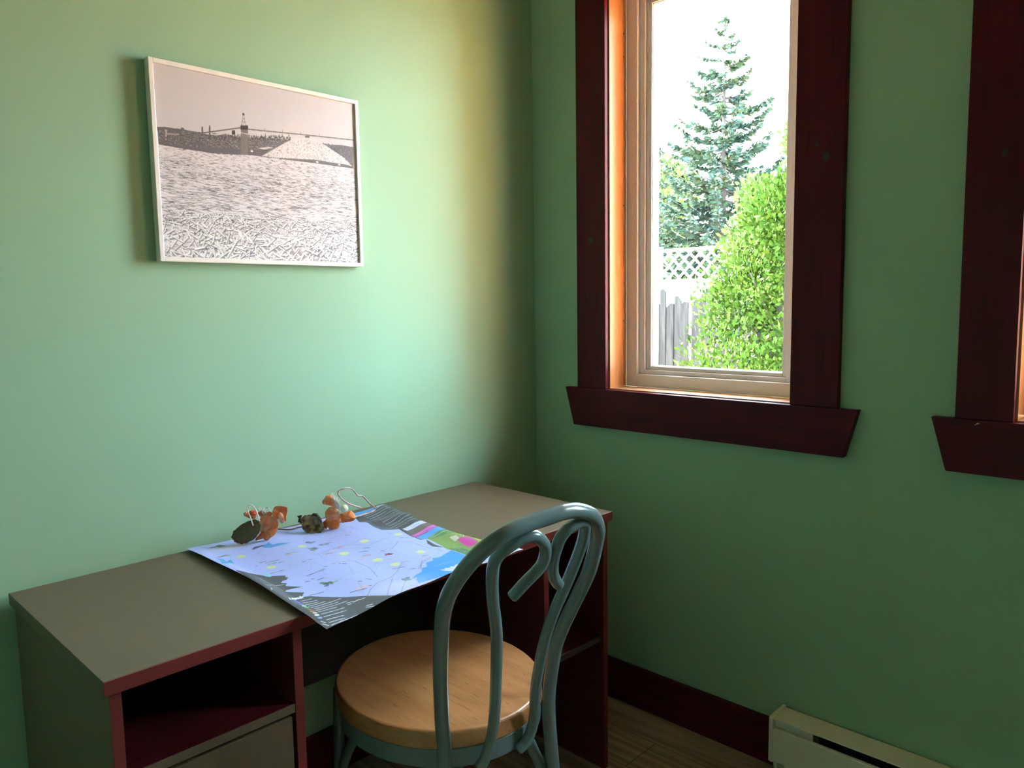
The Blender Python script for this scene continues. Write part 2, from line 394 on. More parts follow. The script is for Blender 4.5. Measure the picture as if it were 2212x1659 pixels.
# the back hoop runs into the two rear legs
hoopL = [(-.021, .421, .951), (-.065, .417, .946), (-.114, .413, .938), (-.144, .399, .919), (-.163, .381, .894), (-.175, .359, .864), (-.181, .335, .829), (-.179, .312, .791),
         (-.171, .29, .748), (-.16, .268, .694), (-.152, .252, .645), (-.142, .236, .587), (-.132, .222, .523), (-.123, .2135, .46)]
def along(px, u):                                                        # point of a sight line where chair-space u is known
    d = ray(*px); o = CAM[:2]-CC; t = (u-CR @ o)/(CR @ d[:2]); P = CAM+t*d
    return (u, -(CF @ (P[:2]-CC)), P[2])
hoopR = [(.034, .419, .948), (.078, .409, .929), (.112, .389, .895), (.131, .366, .859), (.141, .335, .79)]
for px, u in (((1238, 1307), .141), ((1218, 1349), .139), ((1202.6, 1389), .136), ((1195, 1428.5), .134), ((1187, 1488), .131), ((1186, 1548), .129), ((1189, 1607.5), .128)):
    hoopR.append(along(px, u))
HOOP_R_DEBUG = hoopR
hoop = [cw(-.160, .262, 0.012), cw(-.146, .240, .15), cw(-.131, .221, .32)] + [cw(*p) for p in hoopL[::-1]] + [cw(-.001, .4215, .9525)] + [cw(*p) for p in hoopR if p[2] > .42]
lastR = hoopR[-1]
hoop += [cw(.133, lastR[1]+.004, .32), cw(.146, .238, .15), cw(.160, .262, .012)]
tube('back_hoop', smooth_path(hoop, 8), .0142, M_STEEL, chair, 20)
iL = [(-.066, .2465, .4275), (-.059, .2510, .438), (-.052, .2550, .46), (-.047, .265, .5), (-.049, .278, .562), (-.056, .292, .625), (-.066, .309, .688), (-.076, .322, .732), (-.097, .342, .794), (-.111, .36, .839), (-.119, .377, .875), (-.115, .388, .894), (-.1, .397, .907), (-.081, .402, .916),
      (-.055, .403, .917), (-.036, .399, .906), (-.019, .392, .889), (-.0115, .384, .869), (-.0125, .376, .85), (-.023, .37, .836), (-.04, .362, .819), (-.06, .35, .795)]
iR = [(.030, .2465, .4265), (.044, .2500, .436), (.057, .2535, .458), (.062, .258, .49), (.058, .266, .53), (.054, .276, .57), (.051, .292, .62), (.050, .305, .662), (.055, .316, .701), (.062, .329, .74), (.075, .344, .786), (.081, .363, .833), (.081, .381, .873), (.075, .394, .899), (.068, .402, .916), (.054, .405, .921),
      (.036, .405, .918), (.023, .403, .912), (.014, .397, .899), (.0115, .391, .885), (.0115, .382, .864), (.015, .373, .844), (.023, .364, .822), (.037, .356, .802), (.049, .35, .791)]
for P in (iL, iR):
    n = len(smooth_path(P, 6))
    tube('scroll_rod', smooth_path([cw(*p) for p in P], 6), .0112, M_STEEL, chair, 16)
for sgn in (-1, 1):
    tube('leg', [cw(sgn*.160, -.165, .452), cw(sgn*.164, -.170, .30), cw(sgn*.170, -.178, .15), cw(sgn*.178, -.19, .012)], .0130, M_STEEL, chair, 16)
    rear = [cw(sgn*.080, .130, .4195), cw(sgn*.0955, .187, .402), cw(sgn*.101, .205, .378), cw(sgn*.112, .218, .338), cw(sgn*.130, .229, .26), cw(sgn*.1435, .236, .175)]
    tube('brace', smooth_path(rear, 6), .0122, M_STEEL, chair, 14)
    front = [cw(sgn*.168, -.176, .175), cw(sgn*.160, -.160, .27), cw(sgn*.140, -.125, .352), cw(sgn*.112, -.085, .402), cw(sgn*.090, -.050, .4195)]
    tube('brace', smooth_path(front, 6), .0122, M_STEEL, chair, 14)
M_RUB = plain('black_rubber', (.015, .015, .015), .7)
for u, b in ((-.178, -.19), (.178, -.19), (-.160, .262), (.160, .262)):
    tube('foot_cap', [cw(u, b, .004), cw(u, b, .014)], .016, M_RUB, chair, 16, label='black rubber foot')
tube('screw', [cw(.127, .233, .50), cw(.1275, .2325, .503)], .004, M_FIN, chair, 10, label='small bright screw')

# ------------------------------------------------------------------ framed picture
PX0, PX1, PZ0, PZ1, PD = -1.2802, -.7281, 1.4185, 1.8649, .025
pic = empty('framed_picture', ((PX0+PX1)/2, 0, (PZ0+PZ1)/2), label='black and white photograph of a log yard in a thin pale metal frame', category='picture')
bm = bmesh.new(); fw = .0105
add_box(bm, (PX0, -PD, PZ0), (PX0+fw, -.002, PZ1)); add_box(bm, (PX1-fw, -PD, PZ0), (PX1, -.002, PZ1))
add_box(bm, (PX0+fw, -PD, PZ0), (PX1-fw, -.002, PZ0+fw)); add_box(bm, (PX0+fw, -PD, PZ1-fw), (PX1-fw, -.002, PZ1))
bm_obj('frame', bm, M_FRAME, pic, bevel=.0012)
box('backing', (PX0+fw, -PD+.007, PZ0+fw), (PX1-fw, -.003, PZ1-fw), plain('brown_backing_board', (.2, .14, .09), .8), pic, 0)
W_, H_ = 1100, 900
H = homography([(150, 150), (1500, 430), (1545, 1505), (215, 1470)], [(0, 0), (W_, 0), (W_, H_), (0, H_)])
cv = Canvas(W_, H_, (222, 208, 208))
P = lambda *pts: [H(*p) for p in pts]
rg = random.Random(3)
yy = np.linspace(0, 1, H_)[:, None, None]
cv.a[:] = (np.array([194, 188, 193])*(1-yy)+np.array([204, 196, 202])*yy)/255.
ridge = [(180, 582), (240, 583), (300, 592), (340, 596), (342, 588), (360, 588), (362, 600), (420, 612), (470, 618), (520, 632), (580, 640), (640, 630), (690, 640), (745, 655), (800, 652), (850, 656), (900, 648), (920, 655), (960, 660), (980, 648), (1000, 662), (1080, 668), (1180, 664), (1290, 690), (1340, 700), (1420, 703), (1500, 718)]
cv.poly(P(*ridge, (1500, 862), (1240, 825), (1000, 797), (800, 772), (600, 766), (420, 742), (190, 702)), (100, 93, 98))
for _ in range(2600):                                                      # rough tree and shed texture of the far bank
    x = rg.uniform(185, 1080); t = (x-185)/895; yb = 600+50*t+rg.uniform(0, 100)
    g = rg.choice((58, 66, 76, 88, 118, 136, 158, 178)); w = rg.uniform(2, 12); h = rg.uniform(1.5, 5)
    if yb < 690+80*t: cv.poly(P((x, yb), (x+w, yb+1), (x+w, yb+h), (x, yb+h-1)), (g+6, g, g-2), .7)
for _ in range(160):
    x = rg.uniform(560, 1080); yb = 652+rg.uniform(-8, 20); hh = rg.uniform(6, 22)
    cv.poly(P((x-4, yb), (x, yb-hh), (x+4, yb)), (78, 70, 72), .9)
cv.poly(P((860, 725), (930, 715), (965, 722), (900, 735)), (205, 196, 196), .9)
cv.poly(P((235, 600), (245, 600), (245, 650), (235, 650)), (170, 158, 152)); cv.poly(P((240, 622), (330, 628), (330, 640), (240, 636)), (160, 150, 145), .8)
for x, y0, y1 in ((485, 580, 645), (535, 573, 665)): cv.poly(P((x-5, y0), (x+5, y0), (x+5, y1), (x-5, y1)), (86, 76, 76))
pile = [(885, 778), (960, 735), (1040, 690), (1085, 668), (1110, 655), (1150, 660), (1190, 652), (1240, 662), (1290, 690), (1380, 750), (1440, 790), (1490, 845), (1400, 838), (1240, 818), (1000, 795)]
cv.poly(P(*pile), (206, 197, 200))
for _ in range(2600):
    x = rg.uniform(900, 1480); y = rg.uniform(655, 840)
    top_ = np.interp(x, [885, 1085, 1190, 1290, 1490], [778, 668, 655, 690, 845]); bot_ = np.interp(x, [885, 1240, 1490], [780, 820, 850])
    if top_+4 < y < bot_: cv.line(P((x, y), (x+rg.uniform(-7, 7), y+rg.uniform(-5, 5))), rg.uniform(1, 2.6), rg.choice(((104, 98, 102), (140, 133, 136), (240, 234, 236), (226, 219, 222))), .8)
cv.poly(P((745, 600), (793, 600), (795, 772), (742, 768)), (112, 102, 100))
for x in range(748, 795, 8): cv.line(P((x, 632), (x, 768)), 1.6, (150, 140, 136), .7)
cv.line(P((742, 620), (795, 632)), 3, (215, 202, 196)); cv.poly(P((742, 572), (792, 572), (794, 602), (742, 600)), (52, 46, 48))
for a, b_ in (((748, 572), (760, 500)), ((778, 572), (764, 500)), ((751, 548), (774, 548)), ((755, 525), (770, 525)), ((751, 548), (770, 525)), ((748, 572), (774, 548))): cv.line(P(a, b_), 2, (110, 100, 100), .9)
cv.disc(*H(762, 497), 6, 7, (60, 54, 56))
cv.line(P((742, 588), (300, 650)), 6, (112, 102, 98)); cv.line(P((742, 586), (300, 646)), 2, (70, 62, 62))
cv.line(P((792, 597), (1150, 632), (1500, 669)), 5, (100, 90, 90)); cv.line(P((792, 602), (1500, 674)), 1.5, (160, 148, 142))
cv.poly(P((684, 606), (706, 604), (706, 634), (684, 634)), (58, 52, 54))
for x in (905, 1025, 1145, 1270): yb = np.interp(x, [792, 1500], [597, 668]); cv.line(P((x, yb), (x, yb-16)), 2.5, (110, 100, 100))
cv.poly(P((1175, 640), (1205, 642), (1205, 655), (1175, 653)), (96, 86, 86))
cv.poly(P((1000, 790), (1100, 795), (1240, 802), (1470, 838), (1490, 850), (1250, 826), (1000, 804)), (98, 90, 92), .9)
for x, y in ((1258, 818), (1405, 836), (818, 745)): cv.disc(*H(x, y), 8, 5, (235, 225, 220))
for x in np.arange(880, 1010, 14): cv.line(P((x, 778+.1*(x-880)), (x, 795+.08*(x-880))), 3, (80, 74, 76), .9)
for _ in range(420):                                                      # wooded slope right of the pile
    x = rg.uniform(1290, 1500); t = (x-1290)/210; yb = rg.uniform(694+22*t, 745+115*t)
    if yb > np.interp(x, [1290, 1380, 1490], [692, 752, 845]): continue
    g = rg.choice((66, 78, 90, 120, 140)); cv.line(P((x, yb), (x+rg.uniform(-5, 5), yb-rg.uniform(2, 8))), rg.uniform(1.5, 4), (g+2, g-2, g), .8)
# the field of floating and lying logs
cv.poly(P((190, 702), (420, 742), (600, 766), (800, 772), (1000, 797), (1240, 826), (1500, 862), (1545, 1505), (215, 1470)), (208, 199, 204))
for _ in range(9000):
    v_ = rg.random()**1.15; u_ = rg.random()
    x = u_*W_; y0 = 505/1.0
    top_ = np.interp(u_, [0, .2, .45, .65, 1], [H(190, 702)[1], H(420, 742)[1], H(790, 772)[1], H(1000, 797)[1], H(1500, 862)[1]])
    y = top_+v_*(H_-top_); L = 6+34*v_*rg.random()**.7; w = 1.2+3.2*v_*v_
    mid = math.exp(-((v_-.24)/.17)**2)*(.55+.45*math.exp(-((u_-.55)/.3)**2))
    ang = rg.gauss(0, .12+.28*v_)
    dk = rg.random() < .34+.46*mid+.16*math.sin(9*u_+31*v_)*math.sin(5*u_-17*v_)
    g = rg.uniform(58, 125) if dk else rg.uniform(190, 240)
    if v_ > .72: g = rg.uniform(128, 170) if dk else rg.uniform(205, 240)
    dx, dy = math.cos(ang)*L, math.sin(ang)*L*.55
    cv.line([(x-dx, y-dy), (x+dx, y+dy)], w, (g+1, g-3, g+1), .78)
for _ in range(60):                                                       # grey shaded gaps between the nearest logs
    u_ = rg.gauss(.3, .14) if rg.random() < .55 else rg.gauss(.78, .12); v_ = rg.uniform(.80, 1.0)
    cv.disc(u_*W_, H_*(.5+.5*v_), rg.uniform(25, 70), rg.uniform(10, 26), (140, 134, 142), .55, .6)
for _ in range(1000):                                                      # big pale logs jumbled in the foreground
    u_ = rg.random(); v_ = rg.uniform(.50, 1.02); x, y = u_*W_, H_*(.50+.5*v_)
    d_ = math.exp(-((u_-.28)/.2)**2)+.8*math.exp(-((u_-.8)/.18)**2)
    if rg.random() > .35+.6*d_: continue
    L = rg.uniform(16, 60)*max(.35, .5+.9*(v_-.6)); ang = rg.choice((-.9, -.6, .5, .8, 1.2, .2))+rg.gauss(0, .3); w = rg.uniform(6, 12)*max(.35, .6+.9*(v_-.7))
    dx, dy = math.cos(ang)*L, math.sin(ang)*L
    cv.line([(x-dx+2, y-dy+4), (x+dx+2, y+dy+4)], w, (104, 98, 106), .85); cv.line([(x-dx, y-dy), (x+dx, y+dy)], w, (rg.uniform(218, 242),)*3, .95)
    if rg.random() < .3: cv.disc(x+dx, y+dy, w*.6, w*.6, (110, 100, 104))
gw, gh = 500, 410
u_, v_ = np.meshgrid(np.linspace(0, 1, gw), np.linspace(0, 1, gh))
Pg = np.stack([PX0+fw+u_*(PX1-PX0-2*fw), np.full_like(u_, -PD+.0055), PZ1-fw-v_*(PZ1-PZ0-2*fw)], -1)
grid_mesh('photograph', Pg, cv.sample(u_*W_, v_*H_), painted('glazed_photo_print', rough=.45, coat=.08, spec=.35), pic, label='black and white log yard photograph')

# ------------------------------------------------------------------ map on the desk
mp = Canvas(1300, 1420, (172, 183, 248))
KX, KY, OX, OY = 2100.0, 2100.0, -1.305, -.01
def mxy(x, y): q = at_z(x, y, .744); return ((q[0]-OX)*KX, (OY-q[1])*KY)
def Z(pts, off, sc): return [mxy(off[0]+x/sc, off[1]+y/sc) for x, y in pts]
c4, c5, c6, c7 = ((480, 1030), 6.144), ((480, 1160), 6.9125), ((740, 1080), 5.267), ((380, 1150), 7.373)
GREY = (80, 78, 88)
rg = random.Random(5)
def soft_roads():
    for _ in range(130):
        x, y = rg.uniform(.1, .95)*1180, rg.uniform(.05, .8)*1300; a = rg.uniform(0, 6.28); pts = [(x, y)]
        for k in range(rg.randint(5, 14)):
            a += rg.gauss(0, .4); x += math.cos(a)*26; y += math.sin(a)*26; pts.append((x, y))
        mp.line(pts, rg.choice((2, 2, 3)), rg.choice(((160, 168, 215), (170, 176, 220), (150, 156, 205), (180, 184, 226))), .8)
soft_roads(); soft_roads()
mp.poly(Z([(1100, 290), (1500, 330), (1700, 480), (1200, 500)], *c6), (190, 205, 245), .25)
# blue sea on the right with torn edge
mp.poly(Z([(1240, 560), (1410, 622), (1600, 690), (2080, 590), (2100, 640), (1260, 830), (1000, 900), (870, 940), (835, 905), (850, 870), (770, 900), (830, 845), (900, 810), (905, 770), (960, 760), (950, 715), (1030, 690), (1020, 660), (1080, 655), (1120, 640), (1170, 600)], *c6), (70, 150, 238))
mp.poly(Z([(1320, 735), (1270, 750), (1280, 765), (1220, 765), (1230, 780), (1160, 782), (1170, 795), (1100, 795), (1150, 810), (1230, 815), (1300, 810)], *c6), (205, 212, 250))
mp.line(Z([(1050, 755), (1120, 738), (1200, 715), (1240, 708)], *c6), 5, (130, 185, 245), .9)
mp.poly(Z([(1560, 720), (1950, 540), (2080, 590), (1600, 745)], *c6), (196, 200, 238))
for k in range(6): mp.line(Z([(1620+k*70, 700-k*24), (1660+k*70, 690-k*24)], *c6), 4, (90, 95, 150))
# grey lower border with torn paper edge
mp.poly(Z([(200, 560), (400, 568), (560, 575), (640, 590), (720, 602), (740, 585), (945, 570), (940, 595), (985, 600), (960, 640), (905, 655), (875, 690), (970, 690), (945, 720), (960, 735), (1190, 732), (1030, 775), (960, 800), (940, 828), (1080, 822), (1228, 815), (1205, 850), (1195, 888), (1310, 870), (1600, 875), (1850, 882), (2100, 878), (2420, 880), (2640, 870), (2600, 960), (1560, 1480), (1300, 1320)], *c5), GREY)
mp.poly(Z([(250, 570), (560, 640), (900, 800), (1150, 1020), (1100, 1050), (700, 830)], *c5), (98, 100, 114), .7)
mp.line(Z([(420, 600), (560, 640), (720, 740), (900, 810)], *c5), 3, (150, 140, 140), .7); mp.line(Z([(640, 690), (560, 650)], *c5), 3, (205, 190, 195))
for a, b_ in (((660, 780), (730, 765)), ((720, 745), (790, 740)), ((800, 740), (920, 715)), ((735, 820), (745, 850))): mp.line(Z([a, b_], *c5), 5, (205, 205, 222))
mp.line(Z([(1930, 1000), (2060, 1110)], *c5), 3, (70, 66, 76), .8)
S0 = [(1180, 960), (1210, 990), (1250, 1015), (1290, 1040), (1330, 1060), (1370, 1080), (1400, 1103), (1440, 1125), (1480, 1160), (1520, 1195), (1560, 1235), (1600, 1268), (1630, 1302)]
S1 = [(1335, 908), (1420, 928), (1440, 955), (1540, 945), (1770, 900), (1735, 950), (1870, 938), (1710, 1036), (1820, 1044), (1860, 1080), (1815, 1155), (1835, 1190), (2035, 1132)]
for (x0, y0), (x1, y1) in zip(S0, S1):
    n = max(2, int((x1-x0)/26)); 
    for k in range(n):
        t0, t1 = k/n, (k+.78)/n
        mp.line(Z([(x0+(x1-x0)*t0, y0+(y1-y0)*t0), (x0+(x1-x0)*t1, y0+(y1-y0)*t1)], *c5), rg.uniform(4, 6), (214, 216, 236))
for (x, y), c in zip([(1100, 978), (1143, 1000), (1185, 1022), (1222, 1048), (1265, 1070), (1305, 1100), (1345, 1126), (1388, 1150), (1415, 1180), (1462, 1215)],
                     [(96, 104, 205), (110, 100, 215), (120, 120, 210), (190, 235, 210), (120, 190, 120), (150, 105, 70), (205, 130, 90), (235, 190, 180), (240, 240, 245), (140, 160, 220)]):
    q = Z([(x, y)], *c5)[0]; mp.disc(*q, 10, 10, c)
for a, b_ in (((1860, 975), (1950, 950)), ((1960, 960), (2040, 925)), ((2050, 930), (2130, 905)), ((1880, 995), (1925, 985)), ((2150, 1030), (2260, 1015)), ((2160, 1010), (2240, 990)), ((1500, 1295), (1590, 1310)), ((1480, 1260), (1540, 1275))):
    mp.line(Z([a, b_], *c5), 6, (210, 212, 232))
# the word of the legend heading
GL = {'L': [[(0, 0), (0, 10), (5, 10)]], 'e': [[(.5, 7), (4.5, 7), (4.5, 5), (2.5, 4), (.5, 5.5), (.5, 8.5), (2.5, 10), (4.5, 9.2)]], 'a': [[(2, 3), (3.5, 1)]],
      'g': [[(4.5, 4.5), (2.5, 4), (.5, 6), (1, 9), (3, 9.5), (4.5, 8)], [(4.5, 4), (4.5, 11.5), (2.5, 13), (.5, 12)]],
      'n': [[(.5, 4), (.5, 10)], [(.5, 5.5), (2.5, 4), (4.5, 5.5), (4.5, 10)]], 'd': [[(4.5, 0), (4.5, 10)], [(4.5, 5), (2.5, 4), (.5, 6), (.5, 8.5), (2.5, 10), (4.5, 9)]]}
o = np.array([1000, 935.]); ex = np.array([195, -72.])/42; ey = np.array([2.0, 3.6])
for i, ch in enumerate('Legende'):
    strokes = GL[ch] + (GL['a'] if i == 1 else [])
    for st in strokes: mp.line(Z([tuple(o+ex*(6*i+x)+ey*y) for x, y in st], *c5), 4.5, (228, 230, 244))
# grey right hand column with its text, label and pictures
mp.poly(Z([(100, 60), (300, 20), (520, 40), (800, 140), (1070, 235), (1250, 300), (1300, 330), (950, 440), (890, 450), (780, 412), (700, 362), (640, 322), (560, 328), (450, 332), (330, 290), (190, 252), (120, 180)], *c6), GREY)
mp.poly(Z([(190, 252), (330, 290), (450, 332), (560, 328), (640, 322), (600, 300), (420, 300), (300, 262)], *c6), (92, 110, 135), .8)
mp.poly(Z([(110, 135), (325, 60), (390, 105), (150, 182)], *c6), (84, 160, 238)); mp.poly(Z([(280, 45), (420, 60), (480, 75), (400, 105), (350, 70)], *c6), (150, 195, 240))
for k in range(12):
    x0, y0 = 205+k*36, 175+k*12; n = 9 if k < 7 else 8
    for j in range(n):
        if k in (3, 7) and j > 5: continue
        t0, t1 = j/n, (j+.75)/n; dx, dy = 275, -100
        mp.line(Z([(x0+dx*t0, y0+dy*t0), (x0+dx*t1, y0+dy*t1)], *c6), 4 if k > 3 else 6, (185, 190, 215))
mp.poly(Z([(680, 322), (1000, 213), (1060, 245), (735, 347)], *c6), (208, 212, 246)); mp.line(Z([(790, 310), (830, 298), (870, 285)], *c6), 3, (150, 155, 200))
mp.poly(Z([(725, 350), (1065, 248), (1130, 255), (785, 395)], *c6), (112, 100, 104))
mp.poly(Z([(780, 402), (1140, 255), (1205, 278), (825, 422)], *c6), (205, 90, 190)); mp.poly(Z([(960, 365), (1090, 330), (1110, 345), (1000, 378)], *c6), (200, 95, 200))
mp.line(Z([(820, 400), (1000, 330), (1150, 272)], *c6), 3, (235, 190, 235))
mp.poly(Z([(835, 424), (1205, 282), (1285, 322), (1100, 375), (1060, 400), (950, 445), (880, 440)], *c6), (92, 160, 235))
mp.poly(Z([(955, 435), (1090, 380), (1285, 325), (1450, 370), (1640, 430), (1560, 560), (1430, 625), (1300, 570), (1190, 548), (1060, 480)], *c6), (128, 158, 92))
mp.poly(Z([(1100, 375), (1285, 325), (1420, 362), (1250, 400), (1000, 440)], *c6), (92, 135, 95), .8)
mp.poly(Z([(1200, 540), (1330, 530), (1480, 570), (1430, 620)], *c6), (86, 125, 100), .9)
mp.poly(Z([(1400, 400), (1620, 440), (1590, 520), (1500, 450)], *c6), (175, 180, 90), .9)
for _ in range(120):
    x, y = rg.uniform(1080, 1600), rg.uniform(380, 580); mp.line(Z([(x, y), (x+rg.uniform(-22, 22), y+rg.uniform(-14, 14))], *c6), rg.uniform(2, 5), rg.choice(((170, 185, 110), (90, 120, 80), (200, 195, 140), (110, 150, 90))), .6)
mp.poly(Z([(1310, 465), (1360, 440), (1430, 438), (1540, 490), (1490, 520), (1430, 528), (1370, 505)], *c6), (205, 70, 170))
mp.poly(Z([(1215, 440), (1290, 425), (1330, 450), (1280, 475)], *c6), (205, 195, 190)); mp.line(Z([(1375, 440), (1390, 360), (1340, 420)], *c6), 4, (220, 205, 190))
mp.poly(Z([(955, 448), (1050, 500), (1150, 530), (1020, 520), (965, 490)], *c6), (70, 74, 88))
mp.line(Z([(1020, 430), (1150, 385), (1290, 345)], *c6), 4, (210, 220, 215), .8)
# lakes, suns, little pictures and place names on the map
mp.poly(Z([(600, 430), (680, 445), (750, 430), (805, 480), (870, 425), (935, 505), (850, 500), (800, 545), (735, 548), (700, 478)], *c7), (74, 158, 215))
mp.poly(Z([(1380, 238), (1470, 165), (1540, 200), (1640, 175), (1840, 168), (1700, 205), (1500, 245)], *c7), (80, 150, 220))
mp.poly(Z([(1390, 655), (1470, 650), (1520, 690), (1500, 715), (1430, 710)], *c7), (130, 205, 230)); mp.poly(Z([(890, 605), (960, 620), (990, 628), (940, 632)], *c7), (90, 170, 225))
mp.poly(Z([(1200, 265), (1250, 225), (1420, 200), (1400, 215), (1240, 262)], *c7), (88, 84, 118)); mp.poly(Z([(610, 225), (690, 195), (800, 210), (700, 240)], *c7), (116, 104, 96))
mp.poly(Z([(630, 425), (760, 365), (900, 350), (780, 380), (670, 420)], *c7), (140, 116, 120)); mp.line(Z([(550, 255), (610, 240)], *c7), 8, (110, 100, 100))
for (x, y), zc in [((1035, 370), c7), ((2010, 220), c7), ((2120, 65), c5), ((1820, 245), c5), ((635, 385), c6), ((250, 475), c6), ((890, 592), c6), ((600, 720), c6), ((400, 675), c6), ((15, 605), c6), ((730, 440), c5)]:
    q = Z([(x, y)], *zc)[0]; mp.disc(*q, 28, 28, (214, 226, 190), .9, .5); mp.disc(*q, 17, 17, (212, 222, 130), .95, .3)
def name_at(x0, y0, x1, y1, zc, wd=6, c=(88, 90, 132)):
    n = max(2, int(math.hypot(x1-x0, y1-y0)/34)) 
    for k in range(n):
        t0, t1 = k/n, (k+.7)/n
        mp.line(Z([(x0+(x1-x0)*t0, y0+(y1-y0)*t0), (x0+(x1-x0)*t1, y0+(y1-y0)*t1)], *zc), wd*rg.uniform(.7, 1.2), c)
for a in [(1260, 580, 1550, 485), (720, 545, 930, 485), (1920, 815, 2160, 765), (1310, 855, 1520, 800), (560, 370, 660, 340), (650, 372, 850, 328), (850, 372, 910, 362), (1200, 380, 1260, 368), (1290, 350, 1350, 345), (1420, 635, 1530, 605), (1250, 660, 1320, 645), (1330, 620, 1370, 618), (1640, 415, 1690, 412), (1740, 405, 1770, 400), (1800, 412, 1865, 400), (1530, 455, 1585, 450), (1290, 75, 1400, 50), (1500, 85, 1640, 62), (1270, 170, 1480, 150), (1660, 160, 1760, 150), (500, 425, 520, 425), (2040, 660, 2080, 660), (940, 250, 1120, 230)]:
    name_at(*a, c5)
for a in [(40, 400, 90, 395), (660, 430, 760, 425), (230, 550, 320, 548), (190, 590, 300, 580), (240, 635, 330, 620), (440, 585, 470, 585), (570, 770, 720, 745), (770, 775, 830, 770), (90, 1045, 280, 1005), (180, 925, 220, 920), (260, 895, 340, 905), (290, 975, 330, 975), (670, 890, 760, 885), (690, 905, 740, 915), (0, 730, 50, 728), (910, 640, 980, 625), (520, 380, 560, 378)]:
    name_at(*a, c6)
for (x, y), zc, c in [((1560, 665), c5, (92, 128, 112)), ((1640, 660), c5, (120, 170, 140)), ((1600, 690), c5, (80, 96, 110)), ((760, 385), c5, (120, 165, 185)), ((1400, 190), c5, (110, 140, 120)), ((1330, 175), c5, (90, 100, 105)), ((1500, 95), c5, (98, 120, 140)), ((1600, 240), c5, (170, 150, 165)), ((1720, 150), c5, (220, 150, 160)), ((490, 628), c6, (130, 60, 110)), ((265, 637), c6, (220, 165, 160)), ((1340, 65), c5, (84, 94, 118)), ((1020, 245), c5, (180, 168, 190)), ((720, 895), c6, (92, 110, 140)), ((2110, 760), c5, (222, 170, 185))]:
    q = Z([(x, y)], *zc)[0]
    for k in range(5): mp.disc(q[0]+rg.uniform(-22, 22), q[1]+rg.uniform(-14, 14), rg.uniform(6, 16), rg.uniform(5, 12), tuple(v+rg.randint(-18, 18) for v in c), .85)
for pts in ([(280, 1090), (320, 1020), (400, 940), (540, 880), (620, 800), (680, 700), (760, 690)], [(510, 1085), (540, 980), (570, 880)], [(660, 1070), (700, 960), (720, 910)], [(400, 870), (300, 760), (120, 690), (-100, 720)], [(540, 580), (640, 480), (760, 470), (900, 520), (1140, 570)], [(860, 780), (900, 720), (1000, 660)], [(-300, 640), (-150, 560), (60, 500), (300, 520), (540, 430)], [(1000, 650), (900, 700), (890, 780)]):
    mp.line(Z(pts, *c6), 3.5, (120, 124, 172), .85)
# soft pale warm-toned patches
mp.disc(*Z([(900, 225)], *c7)[0], 150, 60, (215, 205, 200), .5, .8); mp.disc(*Z([(700, 960)], *c6)[0], 200, 80, (216, 208, 214), .5, .9)
# the sheet: four measured edges, gentle waves from its folds
gw, gh = 500, 540
s_, t_ = np.meshgrid(np.linspace(0, 1, gw), np.linspace(0, 1, gh))
def edge(ts, knots, t):
    k = np.array(knots); return np.stack([np.interp(t, ts, k[:, 0]), np.interp(t, ts, k[:, 1])], -1)
def smoothed(ts, knots, t):
    d = np.linspace(-.09, .09, 13); return np.mean([edge(ts, knots, np.clip(t+e, 0, 1)) for e in d], 0)+(edge(ts, knots, t)-np.mean([edge(ts, knots, np.clip(t+e, 0, 1)) for e in d], 0))*np.clip(1-8*np.minimum(t, 1-t), 0, 1)[..., None]
TL, TR, BL, BR = (-1.263, -.024), (-.709, -.061), (-1.284, -.662), (-.741, -.631)
Lf = smoothed([0, .41, 1], [TL, (-1.266, -.285), BL], t_); Rg = smoothed([0, .33, .6, 1], [TR, (-.742, -.253), (-.762, -.405), BR], t_)
Tp = smoothed([0, 1], [TL, TR], s_); Bt = smoothed([0, .32, .62, 1], [BL, (-1.111, -.628), (-.945, -.614), BR], s_)
tl, tr, bl, br = (np.array(q) for q in (TL, TR, BL, BR)); s3, t3 = s_[..., None], t_[..., None]
XY = Lf*(1-s3)+Rg*s3+Tp*(1-t3)+Bt*t3-(tl*(1-s3)*(1-t3)+tr*s3*(1-t3)+bl*(1-s3)*t3+br*s3*t3)
fold = .0022*(1+np.cos(2*np.pi*s_*3.0))+.0016*(1+np.sin(2*np.pi*t_*2.0+1.0))
lift = .009*np.exp(-(s_/.04)**2)*np.sin(np.pi*np.clip(t_*1.06, 0, 1))**.7+.004*np.exp(-((s_-.97)/.05)**2)
ridge_ = .006*np.exp(-((t_-.20-.12*(s_-.7))/.035)**2)*np.clip((s_-.55)*4, 0, 1)
Zp = .7412+fold*.7+lift+ridge_
Zp = np.where(XY[..., 1] < DY0, Zp-.25*np.clip(DY0-XY[..., 1]-.02, 0, 1)**1.5, Zp)
Pm = np.concatenate([XY, Zp[..., None]], -1)
cm = mp.sample((XY[..., 0]-OX)*KX, (OY-XY[..., 1])*KY)
grid_mesh('map', Pm, cm, painted('printed_map_paper', rough=.42, spec=.5), None, label='unfolded pale blue printed tourist map spread over the desktop', category='map')

